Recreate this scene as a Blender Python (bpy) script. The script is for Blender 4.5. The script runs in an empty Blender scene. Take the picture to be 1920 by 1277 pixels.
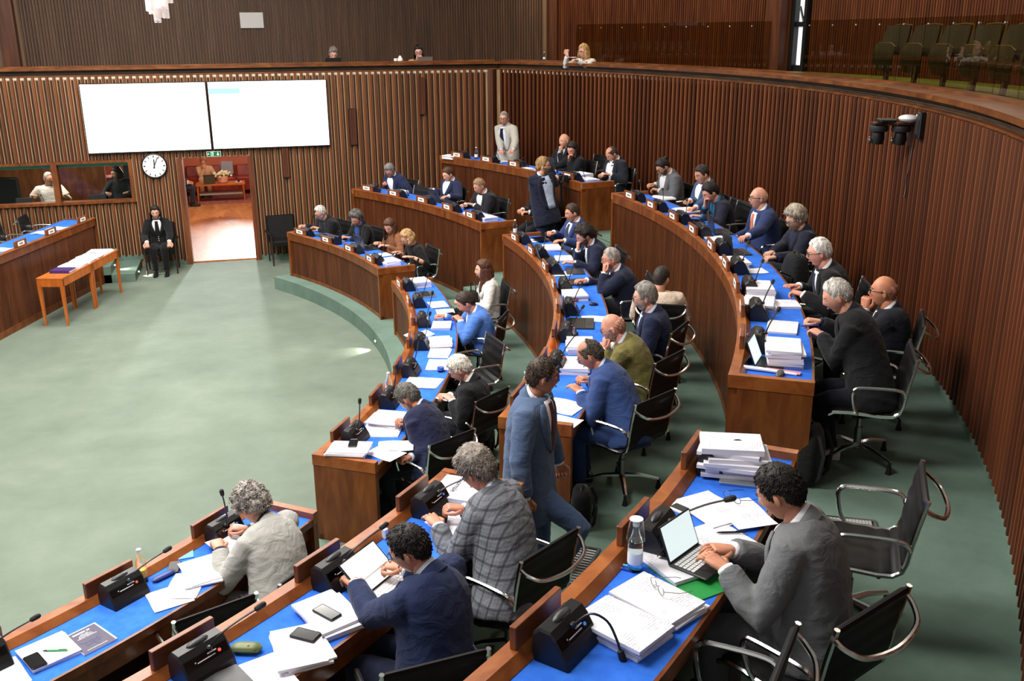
import bpy, bmesh, math, random
from mathutils import Vector as V, Matrix, Quaternion, noise
random.seed(7)
SC = bpy.context.scene
COL = SC.collection
PI = math.pi
R_ = math.radians

# ------------------------------------------------------------------ camera
FPX, PITCH, YAW, ROLL = 1811.0, 17.81, 14.70, -0.44
CAM = V((8.883, -19.373, 4.280))
def cam_axes():
    pi, ya, ro = R_(PITCH), R_(YAW), R_(ROLL)
    f = V((math.sin(ya)*math.cos(pi), math.cos(ya)*math.cos(pi), -math.sin(pi)))
    r0 = V((math.cos(ya), -math.sin(ya), 0)); u0 = r0.cross(f)
    return r0*math.cos(ro)+u0*math.sin(ro), u0*math.cos(ro)-r0*math.sin(ro), f
CR, CU, CF = cam_axes()
cd = bpy.data.cameras.new('camera'); co = bpy.data.objects.new('camera', cd); COL.objects.link(co)
cd.sensor_width = 36.0; cd.lens = FPX/1920*36.0; cd.clip_start = .05; cd.clip_end = 200
m = Matrix.Identity(4)
for i in range(3):
    m[i][0] = CR[i]; m[i][1] = CU[i]; m[i][2] = -CF[i]; m[i][3] = CAM[i]
co.matrix_world = m
SC.camera = co
def at(x, y, z):
    """the place in the room, at height z, that the photo shows at pixel x, y"""
    d = CF + CR*((x-960)/FPX) - CU*((y-638.5)/FPX)
    return CAM + d*((z-CAM.z)/d.z)
def at_y(x, y, Y):
    d = CF + CR*((x-960)/FPX) - CU*((y-638.5)/FPX)
    return CAM + d*((Y-CAM.y)/d.y)
# ------------------------------------------------------------------ world, lights, exposure
SC.view_settings.view_transform = 'Standard'; SC.view_settings.look = 'None'
SC.view_settings.gamma = 1.0; SC.view_settings.use_curve_mapping = False
SC.view_settings.exposure = 0.0
W = bpy.data.worlds.new('world'); SC.world = W; W.use_nodes = True
W.node_tree.nodes['Background'].inputs[0].default_value = (1.0, .98, .95, 1)
W.node_tree.nodes['Background'].inputs[1].default_value = .42
def area(name, loc, size, power, col=(1, 1, 1), target=None, sy=None, spread=180):
    l = bpy.data.lights.new(name, 'AREA'); l.energy = power; l.color = col
    l.shape = 'RECTANGLE'; l.size = size; l.size_y = sy or size; l.spread = R_(spread)
    o = bpy.data.objects.new(name, l); COL.objects.link(o); o.location = loc
    d = (V(target)-V(loc)) if target else V((0, 0, -1))
    o.rotation_euler = d.to_track_quat('-Z', 'Y').to_euler()
    return o
for i, (x, y, pw) in enumerate([(2.5, -5.0, 330), (6.5, -4.0, 400), (9.6, -4.5, 330), (2.5, -10.5, 330), (6.5, -8.5, 480), (8.9, -9.5, 380), (5.5, -13.5, 420), (7.8, -14.5, 320)]):
    area('ceiling_lamp', (x, y, 7.6), 2.0, pw, (1, .955, .9))

area('gallery_corner_lamp', (15.15, 1.45, 6.6), .25, 45, (1, .84, .6))
for a_ in (27, 14, 1, -11, -22):
    area('gallery_lamp', (1.733+15.3*math.cos(R_(a_)), -7.084+15.3*math.sin(R_(a_)), 6.7), .9, 60, (1, .86, .68))
# ------------------------------------------------------------------ materials
MATS = {}
def srgb(c):
    if isinstance(c, str):
        c = [int(c[i:i+2], 16)/255 for i in (0, 2, 4)]
        c = [x/12.92 if x <= .04045 else ((x+.055)/1.055)**2.4 for x in c]
    return (c[0], c[1], c[2], 1)
def newmat(name):
    m = bpy.data.materials.new(name); m.use_nodes = True
    return m, m.node_tree.nodes, m.node_tree.links, m.node_tree.nodes['Principled BSDF']
def plain(name, col, rough=.5, metal=0, spec=None, trans=0, emit=None, es=0, alpha=None, ior=None, coat=0):
    if name in MATS: return MATS[name]
    m, n, l, b = newmat(name)
    b.inputs['Base Color'].default_value = srgb(col); b.inputs['Roughness'].default_value = rough
    b.inputs['Metallic'].default_value = metal
    if spec is not None: b.inputs['Specular IOR Level'].default_value = spec
    if trans: b.inputs['Transmission Weight'].default_value = trans
    if ior: b.inputs['IOR'].default_value = ior
    if coat: b.inputs['Coat Weight'].default_value = coat
    if emit: b.inputs['Emission Color'].default_value = srgb(emit); b.inputs['Emission Strength'].default_value = es
    MATS[name] = m; return m
def ramp_mat(name, cols, scale, stretch=(1, 1, 1), rough=.5, detail=4, bump=0, bscale=None, coords='Object', spec=.5, distort=0, sheen=0, roughness=.55):
    """noise coloured material; stretch is a mapping scale"""
    if name in MATS: return MATS[name]
    m, n, l, b = newmat(name)
    tc = n.new('ShaderNodeTexCoord'); mp = n.new('ShaderNodeMapping'); mp.inputs['Scale'].default_value = stretch
    l.new(tc.outputs[coords], mp.inputs[0])
    nz = n.new('ShaderNodeTexNoise'); nz.inputs['Scale'].default_value = scale; nz.inputs['Detail'].default_value = detail
    nz.inputs['Roughness'].default_value = roughness; nz.inputs['Distortion'].default_value = distort
    l.new(mp.outputs[0], nz.inputs['Vector'])
    cr = n.new('ShaderNodeValToRGB'); l.new(nz.outputs[0], cr.inputs[0])
    e = cr.color_ramp.elements
    while len(e) < len(cols): e.new(.5)
    for i, c in enumerate(cols):
        e[i].position = .28+.44*i/(len(cols)-1); e[i].color = srgb(c)
    l.new(cr.outputs[0], b.inputs['Base Color'])
    b.inputs['Roughness'].default_value = rough; b.inputs['Specular IOR Level'].default_value = spec
    if sheen: b.inputs['Sheen Weight'].default_value = sheen
    if bump:
        bp = n.new('ShaderNodeBump'); bp.inputs['Strength'].default_value = bump; bp.inputs['Distance'].default_value = .01
        if bscale:
            n2 = n.new('ShaderNodeTexNoise'); n2.inputs['Scale'].default_value = bscale; n2.inputs['Detail'].default_value = 3
            l.new(tc.outputs[coords], n2.inputs['Vector']); l.new(n2.outputs[0], bp.inputs['Height'])
        else: l.new(nz.outputs[0], bp.inputs['Height'])
        l.new(bp.outputs[0], b.inputs['Normal'])
    MATS[name] = m; return m
def wood(name, dark, mid, light, scale=3, stretch=(9, 9, .7), rough=.42, spec=.4, vary=0):
    m = ramp_mat(name, [dark, mid, light], scale, stretch, rough, 6, .04, None, spec=spec, distort=.6)
    if vary:                                     # each batten has its own tone
        n = m.node_tree.nodes; l = m.node_tree.links; b = n['Principled BSDF']; src = b.inputs['Base Color'].links[0].from_socket
        oi = n.new('ShaderNodeObjectInfo'); mr = n.new('ShaderNodeMapRange'); mr.inputs[3].default_value = 1-vary; mr.inputs[4].default_value = 1+vary
        hs = n.new('ShaderNodeHueSaturation'); l.new(oi.outputs['Random'], mr.inputs[0]); l.new(mr.outputs[0], hs.inputs['Value']); l.new(src, hs.inputs['Color']); l.new(hs.outputs[0], b.inputs['Base Color'])
    return m
M = {}
M['carpet'] = ramp_mat('carpet_green', ['5d685c', '687367', '747f72'], .8, rough=.95, detail=9, bump=.25, bscale=260, spec=.1, roughness=.68)
M['riser'] = ramp_mat('carpet_step', ['56695f', '62776b', '6e8377'], 1.6, rough=.95, detail=8, bump=.25, bscale=260, spec=.1, roughness=.68)
M['slat'] = wood('slat_wood', '3a1a0b', '562a14', '6f3f20', 2.2, (7, 7, .35), .45, vary=.38)
M['slat2'] = wood('slat_wood_deep', '2a1206', '3a1a0b', '4b2713', 2.2, (7, 7, .35), .5, vary=.3)  # recessed battens darkened for shade between battens; also the dark wood boxes
M['backing'] = wood('slat_backing_lit', '8f7150', 'ad8d66', 'c19f78', 2.2, (4, 4, .35), .6)  # tan puts the light grazing the batten sides into the backing
M['backing2'] = wood('wall_backing_dark', '20100a', '2c170e', '381e12', 2.2, (4, 4, .35), .7)  # dark tone paints the shade in gaps between battens and desk ribs
M['littop'] = plain('lit_batten_top', 'cdbda8', .8)  # lit upper ends of the recessed battens, painted as a pale band
M['backup'] = wood('upper_backing', '5e4633', '735840', '836850', 2.2, (4, 4, .35), .6)
M['slatup'] = wood('upper_slat_wood', '2e1b12', '41291b', '54392a', 2.2, (7, 7, .35), .55)
M['deskwood'] = wood('desk_wood', '52270e', '6b3816', '7e4a20', 2.0, (5, 5, 1.2), .34)
M['sillwood'] = wood('sill_wood', '6b3514', '884a20', '9e5f2e', 2.0, (3, 3, 3), .33)
M['flute'] = wood('flute_wood', '3d1d0d', '552c15', '6a3c20', 2.0, (6, 6, .5), .4)
M['plaque'] = wood('plaque_wood', '5c2a12', '75401f', '864f2c', 3, (2, 2, 2), .38)
M['tablewood'] = wood('table_wood', 'a04d17', 'b96325', 'c97433', 2.0, (4, 4, 1), .4)
M['railwood'] = wood('rail_wood', '4c250f', '693a19', '885226', 1.6, (2, 2, 6), .35)
M['fascia'] = wood('fascia_wood', '2d1d12', '42301f', '52402b', 2.0, (2, 2, 8), .5)
M['felt'] = ramp_mat('blue_felt', ['275cc2', '2f69d0', '3a77dc'], 7, rough=.9, detail=6, bump=.12, bscale=500, spec=.15, roughness=.7)
M['chrome'] = plain('chrome', 'f2f2f4', .16, 1)
M['steel'] = plain('brushed_steel', '9c9ea0', .35, 1)
M['black'] = plain('black_plastic', '0d0d0f', .42)
M['blackgloss'] = plain('black_gloss', '040405', .12)
M['darkgrey'] = plain('dark_grey_plastic', '26272a', .45)
M['leather'] = ramp_mat('black_leather', ['070708', '0a0a0b', '0f0f11'], 9, rough=.55, detail=3, bump=.08, bscale=300, spec=.28)
M['rubber'] = plain('black_rubber', '0b0b0c', .7)
M['white'] = plain('white_plastic', 'e8e8e8', .4)
M['card'] = plain('white_card', 'ecebe8', .7)
M['ink'] = plain('dark_ink', '3a3a3e', .7)
M['paleink'] = plain('pale_ink', 'b9b9bd', .8)
M['silver'] = plain('silver_metal', 'b8babd', .3, .9)
M['redlamp'] = plain('red_lamp', 'e05040', .4, emit='ff4a38', es=1.5)
M['screen'] = plain('screen_white', 'ffffff', .3, emit='ffffff', es=1.35)
M['tabscreen'] = plain('tablet_screen', 'dff2f5', .2, emit='dff2f5', es=.75)
M['eyewhite'] = plain('eye_white', 'dcd3cc', .3)
M['iris'] = plain('eye_iris', '1d130d', .25)
def glass_mat(name, tint, rough=0.0, spec_col=(1, 1, 1), ior=1.5):
    """thin pane: mostly see-through with a reflection"""
    if name in MATS: return MATS[name]
    m = bpy.data.materials.new(name); m.use_nodes = True; n = m.node_tree.nodes; l = m.node_tree.links; n.clear()
    o = n.new('ShaderNodeOutputMaterial'); mx = n.new('ShaderNodeMixShader'); t = n.new('ShaderNodeBsdfTransparent'); g = n.new('ShaderNodeBsdfGlossy')
    t.inputs[0].default_value = srgb(tint); g.inputs[0].default_value = (*spec_col, 1); g.inputs['Roughness'].default_value = rough
    fr = n.new('ShaderNodeFresnel'); fr.inputs[0].default_value = ior
    ge = n.new('ShaderNodeNewGeometry'); ml = n.new('ShaderNodeMath'); ml.operation = 'SUBTRACT'; ml.use_clamp = True
    l.new(fr.outputs[0], ml.inputs[0]); l.new(ge.outputs['Backfacing'], ml.inputs[1])
    l.new(ml.outputs[0], mx.inputs[0]); l.new(t.outputs[0], mx.inputs[1]); l.new(g.outputs[0], mx.inputs[2]); l.new(mx.outputs[0], o.inputs[0])
    MATS[name] = m; return m
M['pane'] = glass_mat('clear_pane', 'f2f6f4', ior=1.25)
M['brownglass'] = glass_mat('brown_glass', 'ddd2b2', ior=1.3)
M['bottleglass'] = plain('bottle_glass', 'f4fbfd', .02, trans=1, ior=1.3)
M['crystal'] = plain('chandelier_glass', 'f3ecec', .05, trans=.75, ior=1.4, emit='fff0e6', es=.12)
def paper_mat(name, lines=True):
    """white paper with faint printed lines"""
    if name in MATS: return MATS[name]
    m, n, l, b = newmat(name)
    b.inputs['Roughness'].default_value = .75; b.inputs['Specular IOR Level'].default_value = .2
    tc = n.new('ShaderNodeTexCoord')
    wv = n.new('ShaderNodeTexWave'); wv.bands_direction = 'Y'; wv.inputs['Scale'].default_value = 24; wv.inputs['Distortion'].default_value = 0
    nz = n.new('ShaderNodeTexNoise'); nz.inputs['Scale'].default_value = 11; nz.inputs['Detail'].default_value = 1
    hi = n.new('ShaderNodeTexNoise'); hi.inputs['Scale'].default_value = 160; hi.inputs['Detail'].default_value = 0
    for t in (wv, nz, hi): l.new(tc.outputs['Object'], t.inputs['Vector'])
    def mth(op, a, bb):
        k = n.new('ShaderNodeMath'); k.operation = op
        for i, s in enumerate((a, bb)):
            if isinstance(s, (int, float)): k.inputs[i].default_value = s
            else: l.new(s, k.inputs[i])
        return k.outputs[0]
    f = mth('MULTIPLY', mth('GREATER_THAN', wv.outputs['Fac'], .8), mth('GREATER_THAN', nz.outputs[0], .57))
    f = mth('MULTIPLY', f, mth('GREATER_THAN', hi.outputs[0], .45))
    g = n.new('ShaderNodeNewGeometry'); sx = n.new('ShaderNodeSeparateXYZ'); l.new(g.outputs['Normal'], sx.inputs[0])
    f = mth('MULTIPLY', f, mth('GREATER_THAN', sx.outputs[2], .8))
    mx = n.new('ShaderNodeMix'); mx.data_type = 'RGBA'
    mx.inputs[6].default_value = srgb('dfdde5'); mx.inputs[7].default_value = srgb('8d8b95')
    l.new(mth('MULTIPLY', f, .8), mx.inputs[0]); l.new(mx.outputs[2], b.inputs['Base Color'])
    MATS[name] = m; return m
M['paper'] = paper_mat('printed_paper')
M['blank'] = plain('blank_paper', 'dddbe4', .75, spec=.2)
def cloth(col, var=.1, kind='plain', rot=0):
    key = 'cloth_%s_%s_%d' % (col, kind, rot)
    if key in MATS: return MATS[key]
    m, n, l, b = newmat(key)
    b.inputs['Roughness'].default_value = .82; b.inputs['Specular IOR Level'].default_value = .18
    b.inputs['Sheen Weight'].default_value = .08
    tc = n.new('ShaderNodeTexCoord'); c = srgb(col)
    nz = n.new('ShaderNodeTexNoise'); nz.inputs['Scale'].default_value = 220; nz.inputs['Detail'].default_value = 2
    l.new(tc.outputs['Object'], nz.inputs['Vector'])
    cr = n.new('ShaderNodeValToRGB'); l.new(nz.outputs[0], cr.inputs[0])
    cr.color_ramp.elements[0].position = .3; cr.color_ramp.elements[1].position = .7
    cr.color_ramp.elements[0].color = (c[0]*(1-var*1.4), c[1]*(1-var*1.4), c[2]*(1-var*1.4), 1)
    cr.color_ramp.elements[1].color = (c[0]*(1+var*1.4), c[1]*(1+var*1.4), c[2]*(1+var*1.4), 1)
    out = cr.outputs[0]
    if kind == 'plaid':
        mp = n.new('ShaderNodeMapping'); mp.inputs['Rotation'].default_value = (0, 0, R_(rot)); l.new(tc.outputs['Object'], mp.inputs[0])
        for d, sc in (('X', 5.2), ('Z', 5.2), ('X', 16), ('Z', 16)):
            wv = n.new('ShaderNodeTexWave'); wv.bands_direction = d; wv.inputs['Scale'].default_value = sc
            l.new(mp.outputs[0], wv.inputs['Vector'])
            gt = n.new('ShaderNodeMapRange'); gt.inputs[1].default_value = .82; gt.inputs[2].default_value = .97
            gt.inputs[4].default_value = .6 if sc < 6 else .2
            l.new(wv.outputs['Fac'], gt.inputs[0])
            mx = n.new('ShaderNodeMix'); mx.data_type = 'RGBA'; mx.inputs[7].default_value = srgb('24262c')
            l.new(gt.outputs[0], mx.inputs[0]); l.new(out, mx.inputs[6]); out = mx.outputs[2]
    l.new(out, b.inputs['Base Color'])
    n2 = n.new('ShaderNodeTexNoise'); n2.inputs['Scale'].default_value = 7; n2.inputs['Detail'].default_value = 3; n2.inputs['Distortion'].default_value = 1.6
    mp2 = n.new('ShaderNodeMapping'); mp2.inputs['Scale'].default_value = (1, 1, 1.5); l.new(tc.outputs['Object'], mp2.inputs[0]); l.new(mp2.outputs[0], n2.inputs['Vector'])
    bp = n.new('ShaderNodeBump'); bp.inputs['Strength'].default_value = .4; bp.inputs['Distance'].default_value = .03
    l.new(n2.outputs[0], bp.inputs['Height']); l.new(bp.outputs[0], b.inputs['Normal'])
    MATS[key] = m; return m
def skin_mat(col):
    return ramp_mat('skin_'+col, [mul(col, .86), col, mul(col, 1.08)], 14, rough=.5, detail=3, bump=.05, bscale=120, spec=.35)
def mul(c, k):
    return ''.join('%02x' % max(0, min(255, int(int(c[i:i+2], 16)*k))) for i in (0, 2, 4))
def hair_mat(col):
    return ramp_mat('hair_'+col, [mul(col, .6), col, mul(col, 1.35)], 40, (1, 1, .35), .55, 4, .6, 90, spec=.35)

# ------------------------------------------------------------------ mesh helpers
class MB:
    def __init__(s): s.v = []; s.f = []; s.m = []
    def add(s, vs, fs, mi=0):
        o = len(s.v); s.v += [tuple(x) for x in vs]
        s.f += [tuple(i+o for i in f) for f in fs]; s.m += [mi]*len(fs)
    def box(s, c, d, mi=0, rot=None, bev=0):
        x, y, z = d[0]/2, d[1]/2, d[2]/2
        if bev:
            return s.rbox(c, d, bev, mi, rot)
        vs = [V((i, j, k)) for i in (-x, x) for j in (-y, y) for k in (-z, z)]
        if rot is not None: vs = [rot @ q for q in vs]
        s.add([q+V(c) for q in vs], [(0, 1, 3, 2), (4, 6, 7, 5), (0, 4, 5, 1), (2, 3, 7, 6), (0, 2, 6, 4), (1, 5, 7, 3)], mi)
    def rbox(s, c, d, b, mi=0, rot=None):
        """box with chamfered vertical edges and top"""
        x, y, z = d[0]/2, d[1]/2, d[2]/2
        def ring(ix, zz):
            X, Y = x-ix, y-ix; k = b
            return [V((X-k, -Y, zz)), V((X, -Y+k, zz)), V((X, Y-k, zz)), V((X-k, Y, zz)), V((-X+k, Y, zz)), V((-X, Y-k, zz)), V((-X, -Y+k, zz)), V((-X+k, -Y, zz))]
        rs = [ring(b*.6, -z), ring(0, -z+b*.6), ring(0, z-b*.6), ring(b*.6, z)]
        if rot is not None: rs = [[rot @ q for q in r] for r in rs]
        s.loft([[q+V(c) for q in r] for r in rs], mi)
    def loft(s, rings, mi=0, caps=True, closed=True):
        n = len(rings[0]); vs = [q for r in rings for q in r]; fs = []
        for i in range(len(rings)-1):
            for j in range(n if closed else n-1):
                k = (j+1) % n
                fs.append((i*n+j, i*n+k, (i+1)*n+k, (i+1)*n+j))
        if caps and closed:
            fs.append(tuple(reversed(range(n)))); fs.append(tuple(range((len(rings)-1)*n, len(rings)*n)))
        s.add(vs, fs, mi)
    def tube(s, pts, rad, n=8, mi=0, flat=None, up=None):
        pts = [V(q) for q in pts]
        if not hasattr(rad, '__len__'): rad = [rad]*len(pts)
        rings = []; u = None
        for i, q in enumerate(pts):
            t = (pts[min(i+1, len(pts)-1)]-pts[max(i-1, 0)])
            if t.length < 1e-9: t = V((0, 0, 1))
            t.normalize()
            if u is None:
                a = V(up) if up is not None else (V((0, 0, 1)) if abs(t.z) < .9 else V((1, 0, 0)))
                u = (a-t*a.dot(t)).normalized()
            else:
                u = (u-t*u.dot(t))
                u = u.normalized() if u.length > 1e-6 else t.orthogonal().normalized()
            w = t.cross(u)
            fl = flat or 1
            rings.append([q+(u*math.cos(2*PI*k/n)*fl+w*math.sin(2*PI*k/n))*rad[i] for k in range(n)])
        s.loft(rings, mi)
    def lathe(s, c, prof, n=16, mi=0, axis=None):
        rings = []
        Q = V((0, 0, 1)).rotation_difference(V(axis)).to_matrix() if axis is not None else None
        for r, z in prof:
            rg = [V((r*math.cos(2*PI*k/n), r*math.sin(2*PI*k/n), z)) for k in range(n)]
            if Q is not None: rg = [Q @ q for q in rg]
            rings.append([q+V(c) for q in rg])
        s.loft(rings, mi)
    def ball(s, c, r, n=8, m=6, mi=0, rot=None):
        if not hasattr(r, '__len__'): r = (r, r, r)
        rings = []
        for i in range(m+1):
            la = -PI/2+PI*i/m; cl = max(math.cos(la), .02)
            rg = [V((r[0]*cl*math.cos(2*PI*k/n), r[1]*cl*math.sin(2*PI*k/n), r[2]*math.sin(la))) for k in range(n)]
            if rot is not None: rg = [rot @ q for q in rg]
            rings.append([q+V(c) for q in rg])
        s.loft(rings, mi)
    def arc(s, r0, r1, z0, z1, a0, a1, mi=0, seg=None, z0b=None, z1b=None):
        """sector block about the hall's centre; z0b/z1b are heights at the outer radius"""
        seg = seg or max(2, int(abs(a1-a0)/1.2))
        z0b = z0 if z0b is None else z0b; z1b = z1 if z1b is None else z1b
        rings = []
        for i in range(seg+1):
            a = a0+(a1-a0)*i/seg
            rings.append([PT(r0, a, z0), PT(r1, a, z0b), PT(r1, a, z1b), PT(r0, a, z1)])
        s.loft(rings, mi)
    def poly(s, pts, z0, z1, mi=0):
        n = len(pts)
        s.loft([[V((x, y, z0)) for x, y in pts], [V((x, y, z1)) for x, y in pts]], mi)
    def build(s, name, mats, parent=None, smooth=False, origin=(0, 0, 0), auto=None):
        me = s.mesh(name, mats, smooth, origin)
        o = bpy.data.objects.new(name, me); COL.objects.link(o)
        if parent is not None: o.parent = parent
        else: o.location = origin
        return o
    def mesh(s, name, mats, smooth=False, origin=(0, 0, 0)):
        me = bpy.data.meshes.new(name); ox, oy, oz = origin
        me.from_pydata([(x-ox, y-oy, z-oz) for x, y, z in s.v], [], s.f)
        if not isinstance(mats, (list, tuple)): mats = [mats]
        for q in mats: me.materials.append(q)
        if len(mats) > 1: me.polygons.foreach_set('material_index', s.m)
        bm = bmesh.new(); bm.from_mesh(me); bmesh.ops.recalc_face_normals(bm, faces=bm.faces); bm.to_mesh(me); bm.free()
        if smooth:
            me.shade_smooth()
            if smooth != 2:
                try: me.set_sharp_from_angle(angle=R_(42))
                except Exception: pass
        return me
def smooth_path(pts, n=4):
    """Catmull-Rom through the points"""
    p = [V(q) for q in pts]; out = []
    for i in range(len(p)-1):
        a, b, c, d = p[max(i-1, 0)], p[i], p[i+1], p[min(i+2, len(p)-1)]
        for k in range(n):
            t = k/n; out.append(.5*((2*b)+(c-a)*t+(2*a-5*b+4*c-d)*t*t+(3*b-a-3*c+d)*t**3))
    return out+[p[-1]]
def tag(o, label, cat, group=None, kind=None):
    o['label'] = label; o['category'] = cat
    if group: o['group'] = group
    if kind: o['kind'] = kind
    return o
def empty(name, loc, rz=0, label=None, cat=None, group=None):
    o = bpy.data.objects.new(name, None); COL.objects.link(o); o.location = loc; o.rotation_euler = (0, 0, rz)
    o.empty_display_size = .1
    if label: tag(o, label, cat, group)
    return o
def struct(name, mb, mats, smooth=False):
    o = mb.build(name, mats, None, smooth); o['kind'] = 'structure'; return o
def copy_tree(root, loc, rz, label=None, group=None):
    r = root.copy(); COL.objects.link(r); r.location = loc; r.rotation_euler = (0, 0, rz)
    if label: r['label'] = label
    if group: r['group'] = group
    for ch in root.children:
        c = ch.copy(); COL.objects.link(c); c.parent = r
        for g in ch.children:
            d = g.copy(); COL.objects.link(d); d.parent = c
    return r
def inst(name, me, parent, loc=(0, 0, 0), rz=0, scale=None):
    o = bpy.data.objects.new(name, me); COL.objects.link(o); o.parent = parent; o.location = loc; o.rotation_euler = (0, 0, rz)
    if scale: o.scale = scale
    return o
# ------------------------------------------------------------------ the hall's plan: rings of desks about one centre
CX, CY = 1.733, -7.084
RK = {1: 8.867, 2: 10.485, 3: 12.145}
ZK = {1: .992, 2: 1.523, 3: 2.023}      # height of the front sill
ZF = {1: .22, 2: .75, 3: 1.25}          # floor of each tier
RW = 13.937
ZS = 3.545
def PT(r, a, z=0):
    return V((CX+r*math.cos(R_(a)), CY+r*math.sin(R_(a)), z))
def polar(q):
    return math.hypot(q[0]-CX, q[1]-CY), math.degrees(math.atan2(q[1]-CY, q[0]-CX))
def facing(a): return V((-math.cos(R_(a)), -math.sin(R_(a)), 0))
def rot_at(a): return R_(a)+PI/2        # local +y looks at the centre
REM = []                                # (object, voxel, smooth) baked at the end
# ================================================================== floor, tiers, steps
AIS = [(4.3, 9.2), (-38.5, -33.4)]
b = MB(); b.box((5, -11.6, -.06), (22, 23.2, .12)); struct('floor', b, M['carpet'])
b = MB(); b.arc(8.63, 10.57, 0, ZF[1], -75, 32.2, seg=90); struct('floor', b, M['riser'])
b = MB(); b.arc(10.56, 12.22, 0, ZF[2], -75, 33, seg=90); struct('floor', b, M['riser'])
b = MB(); b.arc(12.21, RW+.05, 0, ZF[3], -75, 30.2, seg=90); struct('floor', b, M['riser'])
for a0, a1 in AIS:
    for k in (1, 2):
        rr = RK[k+1]
        for i in (1, 2, 3):
            b = MB(); b.arc(rr-.3*(3-i), rr+.08, ZF[k], ZF[k]+(ZF[k+1]-ZF[k])*i/3, a0-.15, a1+.15, seg=4)
            o = struct('floor_step', b, M['riser'])
# steps beside the president's bench, against the flat wall
for i, (x, z) in enumerate([(6.62, .15), (6.22, .30), (5.86, .45)]):
    b = MB(); b.box(((x+2.0)/2, -.62 if i < 2 else -.62, z/2), (x-2.0, 1.2, z)); struct('floor_step', b, M['riser'])
b = MB(); b.poly([(2, -7.8), (4.0, -7.8), (5.75, -1.2), (5.75, 0), (2, 0)], 0, .449); struct('floor', b, M['riser'])
# ================================================================== flat wall with screens
DX0, DX1, DH = 7.56, 8.75, 2.03
WX1, WZ0, WZ1 = 6.6, 1.31, 2.0
b = MB()
for x0, x1, z0, z1 in [(2, WX1, 0, WZ0-.05), (2, WX1, WZ1+.05, ZS), (WX1, DX0-.09, 0, ZS), (DX0-.09, DX1+.09, DH+.0, ZS), (DX1+.09, 13.95, 0, ZS)]:
    b.box(((x0+x1)/2, .075, (z0+z1)/2), (x1-x0, .15, z1-z0))
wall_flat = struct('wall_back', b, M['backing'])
PER = .117
def batten_mesh(name, w, d, mat, top_round=.02):
    """one vertical batten of unit height standing on the origin, face towards +y, softly rounded"""
    b = MB(); pr = [(-w/2, 0), (-w/2, d*.7), (-w*.3, d), (w*.3, d), (w/2, d*.7), (w/2, 0)]
    b.loft([[V((x, y, z)) for x, y in pr] for z in (0, 1)])
    return b.mesh(name, mat)
bat = batten_mesh('batten', .046, .055, M['slat'])
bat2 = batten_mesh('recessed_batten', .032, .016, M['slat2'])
gap = MB(); gap.box((0, .004, .5), (PER, .008, 1)); capm = gap.mesh('pale_gap', M['littop'])
def put(name, me, x, z0, z1):
    inst(name, me, wall_flat, (x, 0, z0), PI, (1, 1, z1-z0))
n = int((13.5-4.0)/PER)
for i in range(n):
    for nm, me, x, top in (('batten', bat, 4.02+i*PER, ZS-.003), ('recessed_batten', bat2, 4.02+(i+.5)*PER, ZS-.06)):
        lo = .08
        if x < 6.66: lo = .23 if x > 6.2 else (.38 if x > 5.85 else .53)
        if x < WX1+.06:
            put(nm, me, x, lo, WZ0-.055); put(nm, me, x, WZ1+.055, top)
        elif DX0-.1 < x < DX1+.1: put(nm, me, x, DH+.02, top)
        else: put(nm, me, x, lo, top)
b = MB(); b.box((8.76, -.003, ZS-.024), (9.5, .006, .048)); inst('lit_top_strip', b.mesh('lit_top_strip', M['littop']), wall_flat)
# green baseboards on the wall, stepped beside the stairs
b = MB()
for x0, x1, z0, z1 in [(6.66, DX0-.1, 0, .09), (DX1+.1, 13.5, 0, .09), (6.22, 6.66, .15, .24), (5.86, 6.22, .30, .39), (3.9, 5.86, .45, .54)]:
    b.box(((x0+x1)/2, -.02, (z0+z1)/2), (x1-x0, .05, z1-z0))
struct('baseboard_back', b, M['riser'])
# door frame
b = MB()
for x in (DX0-.05, DX1+.05): b.box((x, .05, DH/2), (.1, .28, DH))
b.box(((DX0+DX1)/2, .12, DH+.03), (DX1-DX0, .2, .06))
struct('trim_1', b, M['slat'])
# window frame with mullion
b = MB(); fz = .05
b.box(((2+WX1)/2, .02, WZ0-.025), (WX1-2, .2, .05)); b.box(((2+WX1)/2, .02, WZ1+.025), (WX1-2, .2, .05))
b.box((WX1+.03, .02, (WZ0+WZ1)/2), (.06, .2, WZ1-WZ0+.1)); b.box((5.32, .02, (WZ0+WZ1)/2), (.1, .2, WZ1-WZ0))
win = struct('window_1', b, M['deskwood'])
for x0, x1 in ((2.6, 5.27), (5.37, 6.6)):
    p = MB(); p.box(((x0+x1)/2, .05, (WZ0+WZ1)/2), (x1-x0, .008, WZ1-WZ0)); p.build('pane', M['pane'], win)
    p = MB(); p.box(((x0+x1)/2, .085, WZ1-.035), (x1-x0, .02, .07)); p.build('blind', plain('green_blind', '4fb592', .6), win)
# corner post between flat and curved wall
b = MB(); b.poly([(13.50, .02), (13.50, -.05), (13.585, -.075), (13.72, .02)], 0, ZS); struct('trim_2', b, M['slat'])
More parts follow.
